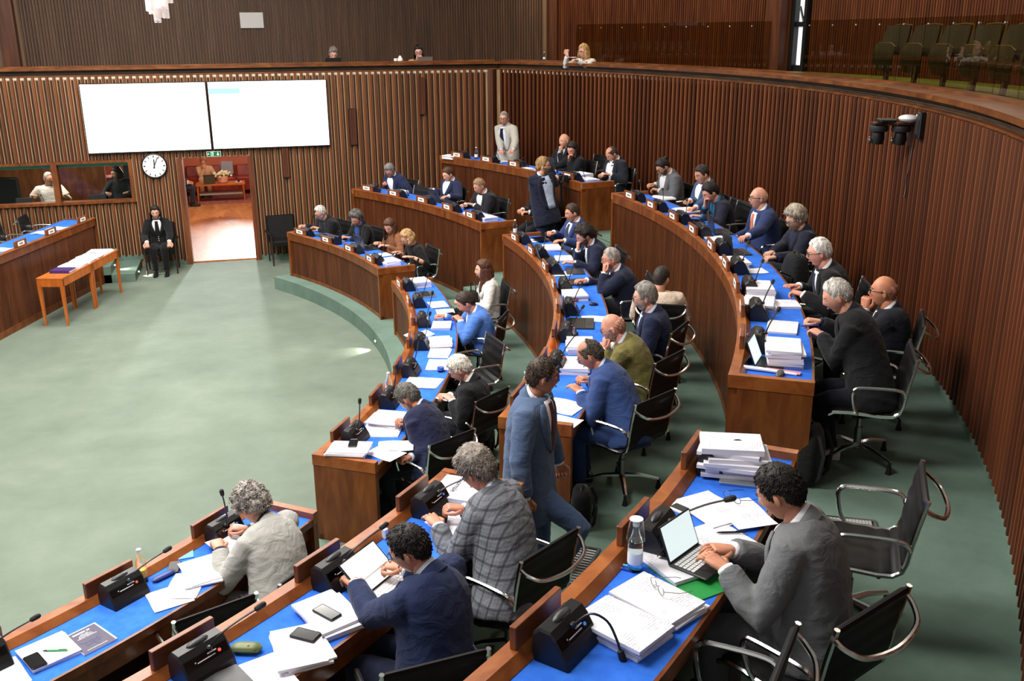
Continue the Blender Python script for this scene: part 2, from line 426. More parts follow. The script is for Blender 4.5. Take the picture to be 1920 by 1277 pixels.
# ================================================================== curved wall
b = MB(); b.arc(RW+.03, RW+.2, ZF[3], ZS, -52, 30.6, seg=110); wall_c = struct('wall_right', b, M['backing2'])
da = math.degrees(PER/RW); n = int(81/da)
for i in range(n):
    a = 30.2-i*da
    q = PT(RW+.03, a, ZF[3]+.1); inst('batten', bat, wall_c, q, rot_at(a), (1, 1.3, ZS-.003-q.z))
    a -= da/2
    q = PT(RW+.03, a, ZF[3]+.1); inst('recessed_batten', bat2, wall_c, q, rot_at(a), (1, 1.3, ZS-.065-q.z))
b = MB(); b.arc(RW+.012, RW+.04, ZS-.062, ZS-.002, -50, 30.4, seg=90); b.build('lit_top_strip', M['littop'], wall_c)
b = MB(); b.arc(RW-.01, RW+.05, ZF[3], ZF[3]+.1, -52, 30.4, seg=90); struct('baseboard_right', b, M['riser'])
# ================================================================== gallery rail
PROF = [('under_trim', -.02, .14, 3.545, 3.566, 'railwood'), ('groove_strip', .035, .14, 3.566, 3.585, 'fascia'), ('groove_strip', .02, .14, 3.588, 3.606, 'fascia'),
        ('groove_strip', .035, .14, 3.609, 3.627, 'fascia'), ('groove_strip', .02, .14, 3.630, 3.650, 'fascia'), ('nose', -.075, .26, 3.652, 3.700, 'railwood'), ('back_ridge', .20, .34, 3.700, 3.722, 'railwood')]
rail = bpy.data.objects.new('trim_3', None); COL.objects.link(rail); rail['kind'] = 'structure'
b = MB(); b.arc(RW+.06, RW+.13, ZS, 3.65, -45, 30.6); b.build('core', M['backing2'], rail)
for nm, d0, d1, z0, z1, mm in PROF:
    b = MB(); b.arc(RW+d0, RW+d1, z0, z1, -45, 30.9, seg=80); b.build(nm, M[mm], rail)
rail = bpy.data.objects.new('trim_4', None); COL.objects.link(rail); rail['kind'] = 'structure'
b = MB(); b.box((8, .1, 3.6), (11.4, .07, .1)); b.build('core', M['backing2'], rail)
for nm, d0, d1, z0, z1, mm in PROF:
    b = MB(); b.box(((2.5+13.7)/2, (d0+d1)/2, (z0+z1)/2), (11.2, d1-d0, z1-z0)); b.build(nm, M[mm], rail)
# ================================================================== gallery floor and upper walls
b = MB(); b.arc(RW+.14, 16.6, 3.40, 3.58, -45, 13, seg=50); struct('floor', b, ramp_mat('gallery_carpet', ['56682f', '65783a', '728545'], 3, rough=.95, spec=.1))
b = MB(); b.poly([(2.5, .16), (13.6, .16), (15.6, 2.2), (2.5, 2.2)], 2.95, 3.13); b.arc(RW+.14, 16.6, 2.95, 3.13, 13, 34, seg=20); struct('floor', b, M['riser'])
def joined_battens(parent, places, h, mat):
    b = MB(); w, d = .042, .03
    for q, rz in places:
        c, s = math.cos(rz), math.sin(rz)
        b.loft([[V((q[0]+x*c-y*s, q[1]+x*s+y*c, z)) for x, y in ((-w/2, 0), (-w*.32, d), (w*.32, d), (w/2, 0))] for z in (q[2], q[2]+h)])
    o = b.build('battens', mat, parent); o['kind'] = 'stuff'; return o
UY = 2.0
b = MB(); b.box((9.0, UY+.1, 4.9), (13.2, .2, 3.8)); wu = struct('wall_upper', b, M['backup'])
joined_battens(wu, [(V((4.75+i*.0575, UY, 3.0)), PI) for i in range(int(10.55/.0575))], 3.8, M['slatup'])
b = MB(); b.box((4.52, UY-.1, 4.9), (.3, .24, 3.8)); struct('trim_5', b, M['slat'])
b = MB(); b.box((15.42, UY-.08, 4.9), (.18, .2, 3.8)); struct('trim_6', b, M['slat'])
RU = 16.5
b = MB(); b.arc(RU, RU+.2, 3.0, 6.8, 11.6, 34, seg=30); b.arc(RU, RU+.2, 3.4, 6.8, -45, 9.7, seg=60); wu2 = struct('wall_upper_right', b, M['backing2'])
du = math.degrees(.0575/RU)
pl = []
a = 33.0
while a > -32:
    if not (9.6 < a < 11.9): pl.append((PT(RU, a, 3.0 if a > 12 else 3.58), rot_at(a)))
    a -= du
joined_battens(wu2, pl, 3.4, M['slat'])
b = MB(); b.arc(RU-.3, RU+.2, 3.4, 6.8, 11.0, 12.3, seg=3); struct('trim_7', b, M['slat'])
b = MB(); b.arc(RU-.1, RU+.1, 3.6, 6.8, 10.62, 10.98, seg=2); b.arc(RU-.1, RU+.1, 3.6, 6.8, 9.62, 9.86, seg=2); b.arc(RU-.06, RU+.06, 4.30, 4.38, 9.8, 10.7, seg=2); b.arc(RU-.06, RU+.06, 3.58, 3.68, 9.8, 10.7, seg=2)
w2 = struct('window_2', b, M['black'])
b = MB(); b.arc(RU+.0, RU+.02, 3.66, 6.6, 9.8, 10.7, seg=2); b.build('pane', plain('daylight_pane', 'e9eef5', .3, emit='e9eef5', es=.75), w2)
b = MB(); q0 = PT(RU-.1, 9.84, 4.38); q1 = PT(RU-.1, 10.2, 4.62); b.tube([q0, q1], .02, 6); b.build('stay', M['black'], w2)
# brown glass balustrade
for (A0, A1, st) in ((-1.6, -33, -2.35), (23.2, 2.2, -2.35)):
    bal = bpy.data.objects.new('trim_8' if A0 < 0 else 'trim_9', None); COL.objects.link(bal); bal['kind'] = 'structure'
    a = A0
    while a+st > A1-1:
        b = MB(); b.arc(14.30, 14.312, 3.60, 4.375, a, a+st*.985, seg=3); b.build('glass_panel', M['brownglass'], bal)
        b = MB(); q = PT(14.295, a+st*.15, 4.31); b.ball(q, .012, 6, 4); b.build('bolt', M['steel'], bal)
        a += st
# ================================================================== ceiling
b = MB(); b.box((6.5, -8, 8.05), (24, 24, .1)); struct('ceiling', b, plain('ceiling_white', 'eeeae2', .8))
# ================================================================== lobby behind the door
pink = plain('lobby_pink', 'e88f70', .8)
b = MB(); b.box((8.5, 5.2, -.05), (8, 10.1, .1))
struct('floor', b, wood('parquet', '84502c', '9d643a', 'b27a4c', 1.5, (3, .6, 1), .6, spec=.08))
b = MB(); b.box((8.5, 10.1, 1.4), (8, .1, 2.8)); struct('wall_lobby', b, pink)
b = MB(); b.box((12.4, 5.1, 1.4), (.1, 10, 2.8)); struct('wall_lobby', b, pink)
b = MB(); b.box((4.6, 6.6, 1.4), (.1, 7, 2.8)); struct('wall_lobby', b, pink)
b = MB(); b.box((8.5, 5.1, 2.8), (8, 10, .08)); struct('ceiling', b, plain('lobby_ceiling', 'e8d8c8', .8))
area('lobby_lamp', (8.2, 5.0, 2.72), 2.4, 100, (1, .86, .72))
area('doorway_fan_lamp', (8.55, 9.7, 2.65), .4, 230, (.95, .97, 1), target=(7.95, 0, 1.75), spread=42)  # unseen lamp, aimed to cast the fan of light through the doorway
# floor medallion and rug
b = MB(); c = V((7.95, 4.55, .002))
for k in range(16):
    a = 2*PI*k/16; u = V((math.cos(a), math.sin(a), 0)); w = V((-u.y, u.x, 0))
    b.add([c+u*.12, c+u*.34+w*.06, c+u*.62, c+u*.34-w*.06], [(0, 1, 2, 3)])
o = b.build('trim_10', plain('inlay_dark', '7d4320', .35)); o['kind'] = 'structure'
b = MB(); b.box((8.0, 8.15, .006), (3.6, 2.3, .012))
tag(b.build('rug', ramp_mat('rug_red', ['6b2a2a', '8d4a44', 'a8726a'], 9, rough=.95, detail=6)), 'patterned dark red rug under the lobby sofa and table', 'rug')
# translators' booth behind the window
b = MB(); b.box((3.6, 2.7, 1.4), (4.4, .1, 2.8)); struct('wall_booth', b, M['deskwood'])
b = MB(); b.box((6.42, 2.7, 1.4), (.5, .1, 2.8)); b.box((6.0, 2.7, 2.3), (.6, .1, 1.0)); b.box((6.0, 2.7, .5), (.6, .1, 1.0)); struct('wall_booth', b, plain('booth_dark', '1c1a1e', .6))
b = MB(); b.box((6.75, 1.45, 1.4), (.08, 2.5, 2.8)); struct('wall_booth', b, plain('booth_dark', '1c1a1e', .6))
b = MB(); b.box((4.6, 1.4, .4), (4.3, 2.6, .1)); struct('floor', b, M['riser'])
b = MB(); b.box((4.6, 1.4, 2.6), (4.3, 2.6, .06)); struct('ceiling', b, M['backing2'])
b = MB(); b.box((4.6, .38, 1.19), (4.1, .46, .04)); tag(b.build('booth_counter', M['deskwood']), 'long wooden counter inside the interpreters booth window', 'counter')
area('booth_lamp', (5.0, .9, 2.5), .8, 60, (1, .9, .8))
# ================================================================== desks
SEG = {1: [(9.3, 31.2), (-33.4, 4.4), (-70, -38.6)], 2: [(9.2, 32.6), (-33.4, 4.3), (-70, -38.6)], 3: [(8.8, 29.6), (-33.2, 4.1), (-70, -38.4)]}
BASE = {1: .22, 2: .22, 3: .75}
DD = .56
SEGNAME = ['far', 'middle', 'near']
LBL = {(1, 0): 'curved fluted desk of the front row, by the black armchair near the door', (1, 1): 'curved fluted desk of the front row, ending at the phone on papers', (1, 2): 'curved front-row desk at bottom left, with the purple booklet',
       (2, 0): 'curved fluted desk of the second row, beneath the rear wall screens', (2, 1): 'curved fluted desk of the second row, behind the walking man', (2, 2): 'curved second-row desk at the bottom, with the tilted white tablet',
       (3, 0): 'curved fluted desk of the back row, before the standing speaker', (3, 1): 'curved fluted desk of the back row, with the folded pink newspaper', (3, 2): 'curved back-row desk at bottom right, with the bottle and green folder'}
def dz(k): return ZK[k]-.045          # height of the blue writing surface
for k in (1, 2, 3):
    for si, (a0, a1) in enumerate(SEG[k]):
        r, z, zb = RK[k], ZK[k], BASE[k]
        org = PT(r+.25, (a0+a1)/2, zb)
        if k == 1: zb = ZF[1]
        root = empty('curved_desk', org, 0, LBL[(k, si)], 'desk', 'curved desks of the chamber')
        ee = math.degrees(.05/r)
        def part(nm, mm, fn, parent=root, smooth=False):
            b = MB(); fn(b); return b.build(nm, M[mm], parent, smooth, org)
        part('front_panel', 'backing2', lambda b: b.arc(r+.035, r+.06, zb, z-.13, a0+ee, a1-ee))  # dark panel stands in for the shade between the ribs
        part('fascia', 'deskwood', lambda b: b.arc(r+.0, r+.06, z-.135, z-.012, a0, a1))
        part('plinth', 'deskwood', lambda b: b.arc(r+.012, r+.06, zb, zb+.05, a0, a1))
        part('sill', 'sillwood', lambda b: b.arc(r-.006, r+.062, z-.012, z, a0, a1))
        part('inner_slope', 'sillwood', lambda b: b.arc(r+.062, r+.10, z-.06, z, a0, a1, z0b=z-.06, z1b=dz(k)+.004))
        part('writing_surface', 'felt', lambda b: b.arc(r+.09, r+DD-.018, dz(k)-.03, dz(k), a0+ee*.8, a1-ee*.8))
        part('edge_strip', 'deskwood', lambda b: b.arc(r+DD-.018, r+DD, dz(k)-.05, dz(k)+.002, a0, a1))
        part('apron', 'deskwood', lambda b: b.arc(r+DD-.06, r+DD-.045, dz(k)-.17, dz(k)-.03, a0+ee, a1-ee))
        part('shelf', 'deskwood', lambda b: b.arc(r+.06, r+DD-.06, dz(k)-.19, dz(k)-.17, a0+ee, a1-ee))
        for ae in (a0, a1):
            s = 1 if ae == a0 else -1
            part('end_panel', 'deskwood', lambda b: b.arc(r-.002, r+DD, zb if k > 1 else ZF[1], z-.09, ae, ae+s*ee, seg=1))
            part('end_cap', 'sillwood', lambda b: b.arc(r-.006, r+DD+.004, z-.09, z+.003, ae-s*ee*.08, ae+s*ee, seg=1))
        # fluting: slim half-round ribs, too fine to pick apart
        b = MB(); n = int(R_(a1-a0-2*ee)*r/.0265)
        for i in range(n):
            a = a0+ee+(a1-a0-2*ee)*(i+.5)/n; c = PT(r+.037, a); t = V((-math.sin(R_(a)), math.cos(R_(a)), 0)); o_ = facing(a)
            pr = [t*-.009, t*-.0065+o_*.014, t*.0065+o_*.014, t*.009]
            b.loft([[c+q+V((0, 0, zz)) for q in pr] for zz in (zb+.05, z-.142)])
        o = b.build('fluting', M['flute'], root, False, org); o['kind'] = 'stuff'
# straight bench of the presidency at the left
BA, BB = V((4.10, -7.3, 0)), V((6.10, -1.24, 0))
bd = (BB-BA).normalized(); bn = V((bd.y, -bd.x, 0))     # bn points to the hall
root = empty('presidency_bench', BA, 0, 'straight fluted bench at the left edge, behind the wooden side table', 'desk')
L_ = (BB-BA).length; bz = 1.2
def bpart(nm, mm, x0, x1, d0, d1, z0, z1, parent=root):
    b = MB(); vs = []
    b.loft([[BA+bd*x+bn*d+V((0, 0, zz)) for d, zz in ((d0, z0), (d1, z0), (d1, z1), (d0, z1))] for x in (x0, x1)])
    return b.build(nm, M[mm], parent, False, BA)
bpart('front_panel', 'backing2', 0, L_, -.06, -.03, 0, bz-.12); bpart('fascia', 'deskwood', 0, L_, -.06, .0, bz-.13, bz-.012); bpart('sill', 'sillwood', 0, L_, -.065, .008, bz-.012, bz)
bpart('plinth', 'deskwood', 0, L_, -.06, -.008, 0, .1); bpart('writing_surface', 'felt', 0, L_-.05, -.55, -.06, bz-.07, bz-.035); bpart('edge_strip', 'deskwood', 0, L_, -.57, -.55, bz-.1, bz-.03)
bpart('end_panel', 'deskwood', L_-.05, L_, -.57, .0, 0, bz-.02)
b = MB(); n = int((L_-.1)/.03)
for i in range(n):
    c = BA+bd*(.02+i*.03); b.loft([[c+bd*u+bn*(w-.03)+V((0, 0, zz)) for u, w in ((-.012, 0), (-.006, .015), (.006, .015), (.012, 0))] for zz in (.1, bz-.14)])
o = b.build('fluting', M['flute'], root, False, BA); o['kind'] = 'stuff'
# ================================================================== swivel chairs
def seat_profile():
    pts = [(.235, .425), (.20, .447), (.10, .452), (0, .447), (-.12, .44), (-.19, .445), (-.232, .475), (-.25, .53), (-.262, .62), (-.278, .72), (-.298, .82), (-.31, .875)]
    out = []
    for i in range(len(pts)-1):
        for t in (0, .25, .5, .75): out.append((pts[i][0]*(1-t)+pts[i+1][0]*t, pts[i][1]*(1-t)+pts[i+1][1]*t))
    return out+[pts[-1]]
SP = seat_profile()
def make_chair():
    root = empty('swivel_chair', (0, 0, 0))
    def sling(name, pr):
        b = MB(); n = len(pr); w = .235; rings = []
        for i, (y, z) in enumerate(pr):
            ty = pr[min(i+1, n-1)][0]-pr[max(i-1, 0)][0]; tz = pr[min(i+1, n-1)][1]-pr[max(i-1, 0)][1]
            l = math.hypot(ty, tz); ny, nz = tz/l, -ty/l
            h = .013+.007*abs(math.sin(PI*i/4*1.0)) if 0 < i < n-1 else .006
            if nz < 0 and ny < 0: ny, nz = -ny, -nz
            if ny*1 + nz*1 < 0: ny, nz = -ny, -nz
            rings.append([V((x, y+ny*o_, z+nz*o_)) for x, o_ in ((-w, -h*.6), (w, -h*.6), (w, h*.5), (w*.93, h), (-w*.93, h), (-w, h*.5))])
        b.loft(rings); return b.build(name, M['leather'], root, True)
    sling('seat', SP[:26]); sling('backrest', SP[25:])
    for s in (-1, 1):
        b = MB(); b.tube([(s*.247, y, z) for y, z in SP[::2]], .013, 6, flat=1.0); b.build('side_rail', M['chrome'], root, True)
        b = MB(); b.tube(smooth_path([(s*.252, -.258, .60), (s*.275, -.235, .645), (s*.282, -.16, .66), (s*.282, .03, .655), (s*.282, .075, .64), (s*.279, .09, .60), (s*.262, .07, .50), (s*.25, .04, .447)], 3), .0125, 7)
        b.build('armrest', M['chrome'], root, True)
    b = MB(); b.tube(smooth_path([(-.247, -.30, .83), (-.235, -.345, .80), (-.17, -.40, .765), (0, -.425, .75), (.17, -.40, .765), (.235, -.345, .80), (.247, -.30, .83)], 4), .012, 7); b.build('back_handle', M['chrome'], root, True)
    b = MB(); b.lathe((0, 0, 0), [(.028, .10), (.028, .26), (.02, .262), (.02, .40)], 10); b.build('column', M['steel'], root, True)
    b = MB(); b.box((0, 0, .415), (.34, .17, .035), bev=.015); b.tube([(-.245, .05, .435), (.245, .05, .435)], .012, 6); b.tube([(-.245, -.13, .43), (.245, -.13, .43)], .012, 6); b.build('under_frame', M['black'], root)
    for k in range(4):
        a = PI/4+k*PI/2; u = V((math.cos(a), math.sin(a), 0))
        b = MB(); b.tube([u*.01+V((0, 0, .125)), u*.15+V((0, 0, .12)), u*.30+V((0, 0, .085))], [.026, .022, .017], 6, flat=.7); leg = b.build('leg', M['chrome'], root, True)
        b = MB(); b.lathe(u*.30, [(.024, 0), (.022, .01), (.013, .055), (.012, .085)], 8); b.build('glide', M['rubber'], leg, True)
    return root
CHAIR = make_chair(); CHAIR_USED = [False]
def chair(loc, rz, label):
    if not CHAIR_USED[0]:
        CHAIR_USED[0] = True; c = CHAIR; c.location = loc; c.rotation_euler = (0, 0, rz)
        tag(c, label, 'chair', 'black chrome-framed swivel chairs'); return c
    return copy_tree(CHAIR, loc, rz, label)
# ================================================================== name plaques and microphone consoles
def make_plaque(w=.34):
    root = empty('name_plaque', (0, 0, 0))
    b = MB(); b.box((0, 0, .05), (w, .03, .10), bev=.004); b.build('block', M['plaque'], root)
    b = MB(); b.box((0, .0165, .05), (w*.56, .003, .062)); c = b.build('name_card', M['card'], root)
    b = MB()
    for i in range(6): b.box((-.042+i*.017, .0185, .05), (.012, .001, .024))
    o = b.build('lettering', M['ink'], c); o['kind'] = 'stuff'
    return root
def make_console(neck):
    root = empty('microphone_console', (0, 0, 0))
    # local +y towards the hall (back of the console), the sitter is at -y
    prof = [(.065, 0), (.075, .04), (.07, .10), (.045, .125), (.005, .12), (-.015, .098), (-.055, .03), (-.065, 0)]
    b = MB(); w = .105
    b.loft([[V((x*s_, y*t_, z*t_)) for y, z in prof] for x, s_, t_ in ((-w, 1, .93), (-w*.94, 1, 1), (w*.94, 1, 1), (w, 1, .93))]); b.build('body', M['black'], root)
    d = V((0, -.04, -.068)).normalized(); nrm = V((0, -.068, .04)).normalized(); up = -d
    def on_face(u, h, e=.002): return V((u, -.015, .098))+d*h+nrm*e
    b = MB(); b.add([on_face(-.094, .004), on_face(.094, .004), on_face(.094, .042), on_face(-.094, .042)], [(0, 1, 2, 3)]); b.build('display', M['blackgloss'], root)
    b = MB()
    b.add([on_face(-.045, .030, .003), on_face(.035, .030, .003), on_face(.035, .026, .003), on_face(-.045, .026, .003)], [(0, 1, 2, 3)])
    b.add([on_face(.005, .012, .003), on_face(.045, .012, .003), on_face(.045, .017, .003), on_face(.005, .017, .003)], [(0, 1, 2, 3)])
    b.add([on_face(-.055, .020, .003), on_face(-.05, .020, .003), on_face(-.05, .025, .003), on_face(-.055, .025, .003)], [(0, 1, 2, 3)])
    o = b.build('display_text', M['white'], root); o['kind'] = 'stuff'
    b = MB(); q = on_face(.055, .024, .004)
    b.lathe(q, [(.002, 0), (.0065, .0), (.0065, .002), (.002, .002)], 10, axis=nrm); b.build('button', M['redlamp'] if neck is NECKS[1] else plain('blue_lamp', '2b5fa0', .4, emit='3f86d8', es=.6), root)
    b = MB(); q = V((0, .025, .123)); b.ball(q, (.05, .018, .012), 10, 6); b.build('speaker_hump', M['darkgrey'], root, True)
    b = MB(); b.tube(smooth_path(neck, 4), .0045, 6); b.lathe(neck[0], [(.012, -.004), (.012, .006), (.006, .012)], 8); b.build('gooseneck', M['black'], root, True)
    e = V(neck[-1])-V(neck[-2]); b = MB(); b.lathe(neck[-1], [(.004, -.006), (.011, 0), (.0125, .018), (.0125, .034), (.008, .043), (.002, .045)], 8, axis=e.normalized()); b.build('microphone_head', M['rubber'], root, True)
    for ch in root.children:
        ch.data.transform(Matrix.Scale(1.2, 4))
    return root
NECKS = [[(-.02, -.02, .10), (-.025, -.04, .16), (-.05, -.06, .24), (-.08, -.08, .33)],
         [(.02, -.02, .10), (.05, -.035, .14), (.12, -.06, .175), (.20, -.085, .20)],
         [(0, -.02, .10), (.02, -.07, .15), (.04, -.12, .13), (.05, -.15, .07), (.05, -.165, .03)],
         [(.03, -.02, .10), (.06, -.06, .13), (.10, -.13, .165), (.13, -.2, .19)]]
CONS = [make_console(n_) for n_ in NECKS]; PLQ = make_plaque()
ANG = {(1, 0): [28.9, 23.4, 18.1, 12.5], (1, 1): [2.1, -3.35, -8.8, -14.2, -19.7, -25.1, -30.6], (1, 2): [-41.8, -47.2, -52.7],
       (2, 0): [30.4, 26.0, 21.1, 16.4, 11.9], (2, 1): [1.9, -2.8, -7.6, -12.3, -17, -21.8, -26.5, -31.4], (2, 2): [-41.2, -46.1, -50.9],
       (3, 0): [27.4, 23.3, 19.4, 15.3, 11.3], (3, 1): [1.5, -2.2, -6.2, -10.1, -14.2, -18.2, -22, -25.6, -29.6], (3, 2): [-39.9, -44.2, -48.5]}
ORD = ['first', 'second', 'third', 'fourth', 'fifth', 'sixth', 'seventh', 'eighth', 'ninth']
ROWN = {1: 'front', 2: 'second', 3: 'back'}
used = {}
def place(proto, key, loc, rz, label, cat, group):
    if key not in used:
        used[key] = 1; proto.location = loc; proto.rotation_euler = (0, 0, rz); tag(proto, label, cat, group); return proto
    return copy_tree(proto, loc, rz, label)
ci = 0
NECKSEL = {(1, 2, 0): 0, (1, 2, 1): 1, (2, 2, 2): 1, (2, 2, 1): 1, (2, 2, 0): 3, (3, 2, 2): 2, (3, 2, 1): 3, (3, 2, 0): 2}
for (k, si), angs in ANG.items():
    for j, a in enumerate(angs):
        where = '%s from the rear wall on the %s %s-row desk' % (ORD[j], SEGNAME[si], ROWN[k])
        place(PLQ, 'p', PT(RK[k]+.035, a, ZK[k]), rot_at(a), 'wooden name plaque, '+where, 'name plaque', 'wooden name plaques on the sills')
        v = NECKSEL.get((k, si, j), (ci*7+j) % 4); ci += 1
        place(CONS[v], 'c%d' % v, PT(RK[k]+.18, a, dz(k)), rot_at(a), 'black microphone console, '+where, 'microphone', 'microphone consoles')
for key, pr in (('c0', CONS[0]), ('c1', CONS[1]), ('c2', CONS[2]), ('c3', CONS[3])):
    assert key in used
# plaques on the presidency bench
PB = make_plaque(.32)
for j, s in enumerate([5.95, 4.9, 4.0, 3.05]):
    q = BA+bd*s+bn*-.03+V((0, 0, bz))
    rz = math.atan2(-bn.x, bn.y)
    place(PB, 'pb', q, rz, 'wooden name plaque on the left bench, %s from the rear wall' % ORD[j], 'name plaque', 'wooden name plaques on the sills')
# ================================================================== people
def lerp_tab(tab, s):
    if s <= tab[0][0]: return tab[0][1:]
    for i in range(len(tab)-1):
        a, b_ = tab[i], tab[i+1]
        if s <= b_[0]:
            t = (s-a[0])/(b_[0]-a[0]); t = t*t*(3-2*t)*.5+t*.5
            return tuple(a[j]*(1-t)+b_[j]*t for j in range(1, len(a)))
    return tab[-1][1:]
TORSO_M = [(-.4, .195, .15), (-.15, .20, .155), (0, .198, .152), (.2, .188, .145), (.42, .184, .138), (.62, .195, .138), (.8, .198, .126), (.9, .180, .106), (.96, .140, .088), (1.0, .090, .072)]
TORSO_F = [(-.4, .18, .13), (-.15, .185, .135), (0, .178, .13), (.2, .15, .112), (.42, .142, .105), (.62, .158, .122), (.8, .162, .108), (.9, .15, .085), (.96, .11, .07), (1.0, .068, .062)]
def head_shape(lon, lat):
    x = math.sin(lon)*math.cos(lat); y = math.cos(lon)*math.cos(lat); z = math.sin(lat)
    x *= .0755; y *= .094 if y > 0 else .102; z *= .118 if z > 0 else .122
    if z < -.01:
        t = min(1, (-.01-z)/.105)
        x *= 1-.34*t**1.3
        if y < 0: y *= 1-.42*t
        else: y *= 1-.04*t
    if z > .03 and y > 0: y *= 1-.06*(z-.03)/.09
    g = lambda u, c, s: math.exp(-((u-c)/s)**2)
    if y > 0:
        # nose
        if z > -.031: pr = max(0, min(1, (.028-z)/.056))
        else: pr = max(0, 1-(-.031-z)/.012)
        y += .023*pr*g(x, 0, .0125)
        y -= .009*g(abs(x), .031, .016)*g(z, .010, .014)
        y += .005*g(z, .031, .011)*g(abs(x), .025, .026)
        y += .006*g(z, -.060, .010)*g(x, 0, .022) - .004*g(z, -.0615, .0028)*g(x, 0, .022)
        y -= .004*g(z, -.079, .008)*g(x, 0, .03)
        y += .009*g(z, -.100, .016)*g(x, 0, .024)
    return V((x, y, z))
NU, NV = 36, 26
def lon_of(i, n): 
    t = 2*i/n-1
    return PI*(abs(t)**1.45)*(1 if t > 0 else -1)
HEADG = [[head_shape(lon_of(i, NU), -PI/2+PI*(j+.5)/NV) for i in range(NU)] for j in range(NV)]
def mix_hex(a, b_, t): return ''.join('%02x' % int(int(a[i:i+2], 16)*(1-t)+int(b_[i:i+2], 16)*t) for i in (0, 2, 4))
HL = [(0, .070), (.5, .074), (.85, .060), (1.15, .030), (1.3, -.005), (1.5, -.020), (1.62, .02), (1.85, .012), (2.1, -.045), (2.6, -.075), (PI, -.08)]
def hairline(az): return lerp_tab(HL, az)[0]
def sm(t): t = max(0, min(1, t)); return t*t*(3-2*t)
def hair_t(style, p, az):
    z = p.z; h = hairline(az); k = sm((z-h)/.022)
    if z < h: return -1
    top = sm((z-.0)/.1)
    back = sm((az-1.2)/1.6)
    if style == 'crew': return k*(.006+.006*top)
    if style == 'short': return k*(.006+.010*top+.003*back)
    if style == 'full': return k*(.010+.014*top+.007*back)
    if style == 'wild': return k*(.018+.028*top+.01*back)
    if style == 'curly': return k*(.030+.014*top+.010*back)
    if style == 'sleek': return k*(.007+.010*top+.004*back)
    if style == 'receding':
        lim = .085-.02*back
        if az < 1.0 and z > .066: return -1
        t = k*(.007+.010*top+.003*back)
        return t
    if style == 'thin':
        if p.y > -.035 and z > .075: return -1
        return k*(.006+.006*back)
    if style == 'fringe':
        lim = .020+.045*back
        if z > lim: return -1
        return min(k, sm((lim-z)/.02))*(.007)
    return -1
def build_head(b, T, sc, skin_i, o):
    vs = [T @ (q*sc) for row in HEADG for q in row]; fs = []
    for j in range(NV-1):
        for i in range(NU):
            k = (i+1) % NU; fs.append((j*NU+i, j*NU+k, (j+1)*NU+k, (j+1)*NU+i))
    n = len(vs); vs += [T @ (V((0, .02, -.122))*sc), T @ (V((0, 0, .118))*sc)]
    for i in range(NU):
        k = (i+1) % NU; fs.append((n, k, i)); fs.append((n+1, (NV-1)*NU+i, (NV-1)*NU+k))
    b.add(vs, fs, 0)
    R3 = T.to_3x3()
    for s in (-1, 1):
        b.ball(T @ (V((s*.0775, -.006, -.008))*sc), (.008*sc, .017*sc, .030*sc), 8, 6, 0, R3 @ Matrix.Rotation(s*.35, 3, 'Z') @ Matrix.Rotation(-.15, 3, 'X'))
        b.ball(T @ (V((s*.031, .0745, .008))*sc), (.0135*sc, .009*sc, .0075*sc), 8, 6, 1, R3)
        b.ball(T @ (V((s*.031, .0805, .006))*sc), (.0055*sc, .004*sc, .0058*sc), 6, 5, 2, R3)
        b.tube([T @ (V((s*.014, .0915, .027))*sc), T @ (V((s*.032, .090, .032))*sc), T @ (V((s*.052, .076, .027))*sc)], [.0028*sc, .0038*sc, .002*sc], 5, 3)
    b.tube([T @ (V((x, yy, -.0615))*sc) for x, yy in ((-.023, .083), (-.01, .0925), (.01, .0925), (.023, .083))], [.0015*sc, .0045*sc, .0045*sc, .0015*sc], 5, 4)
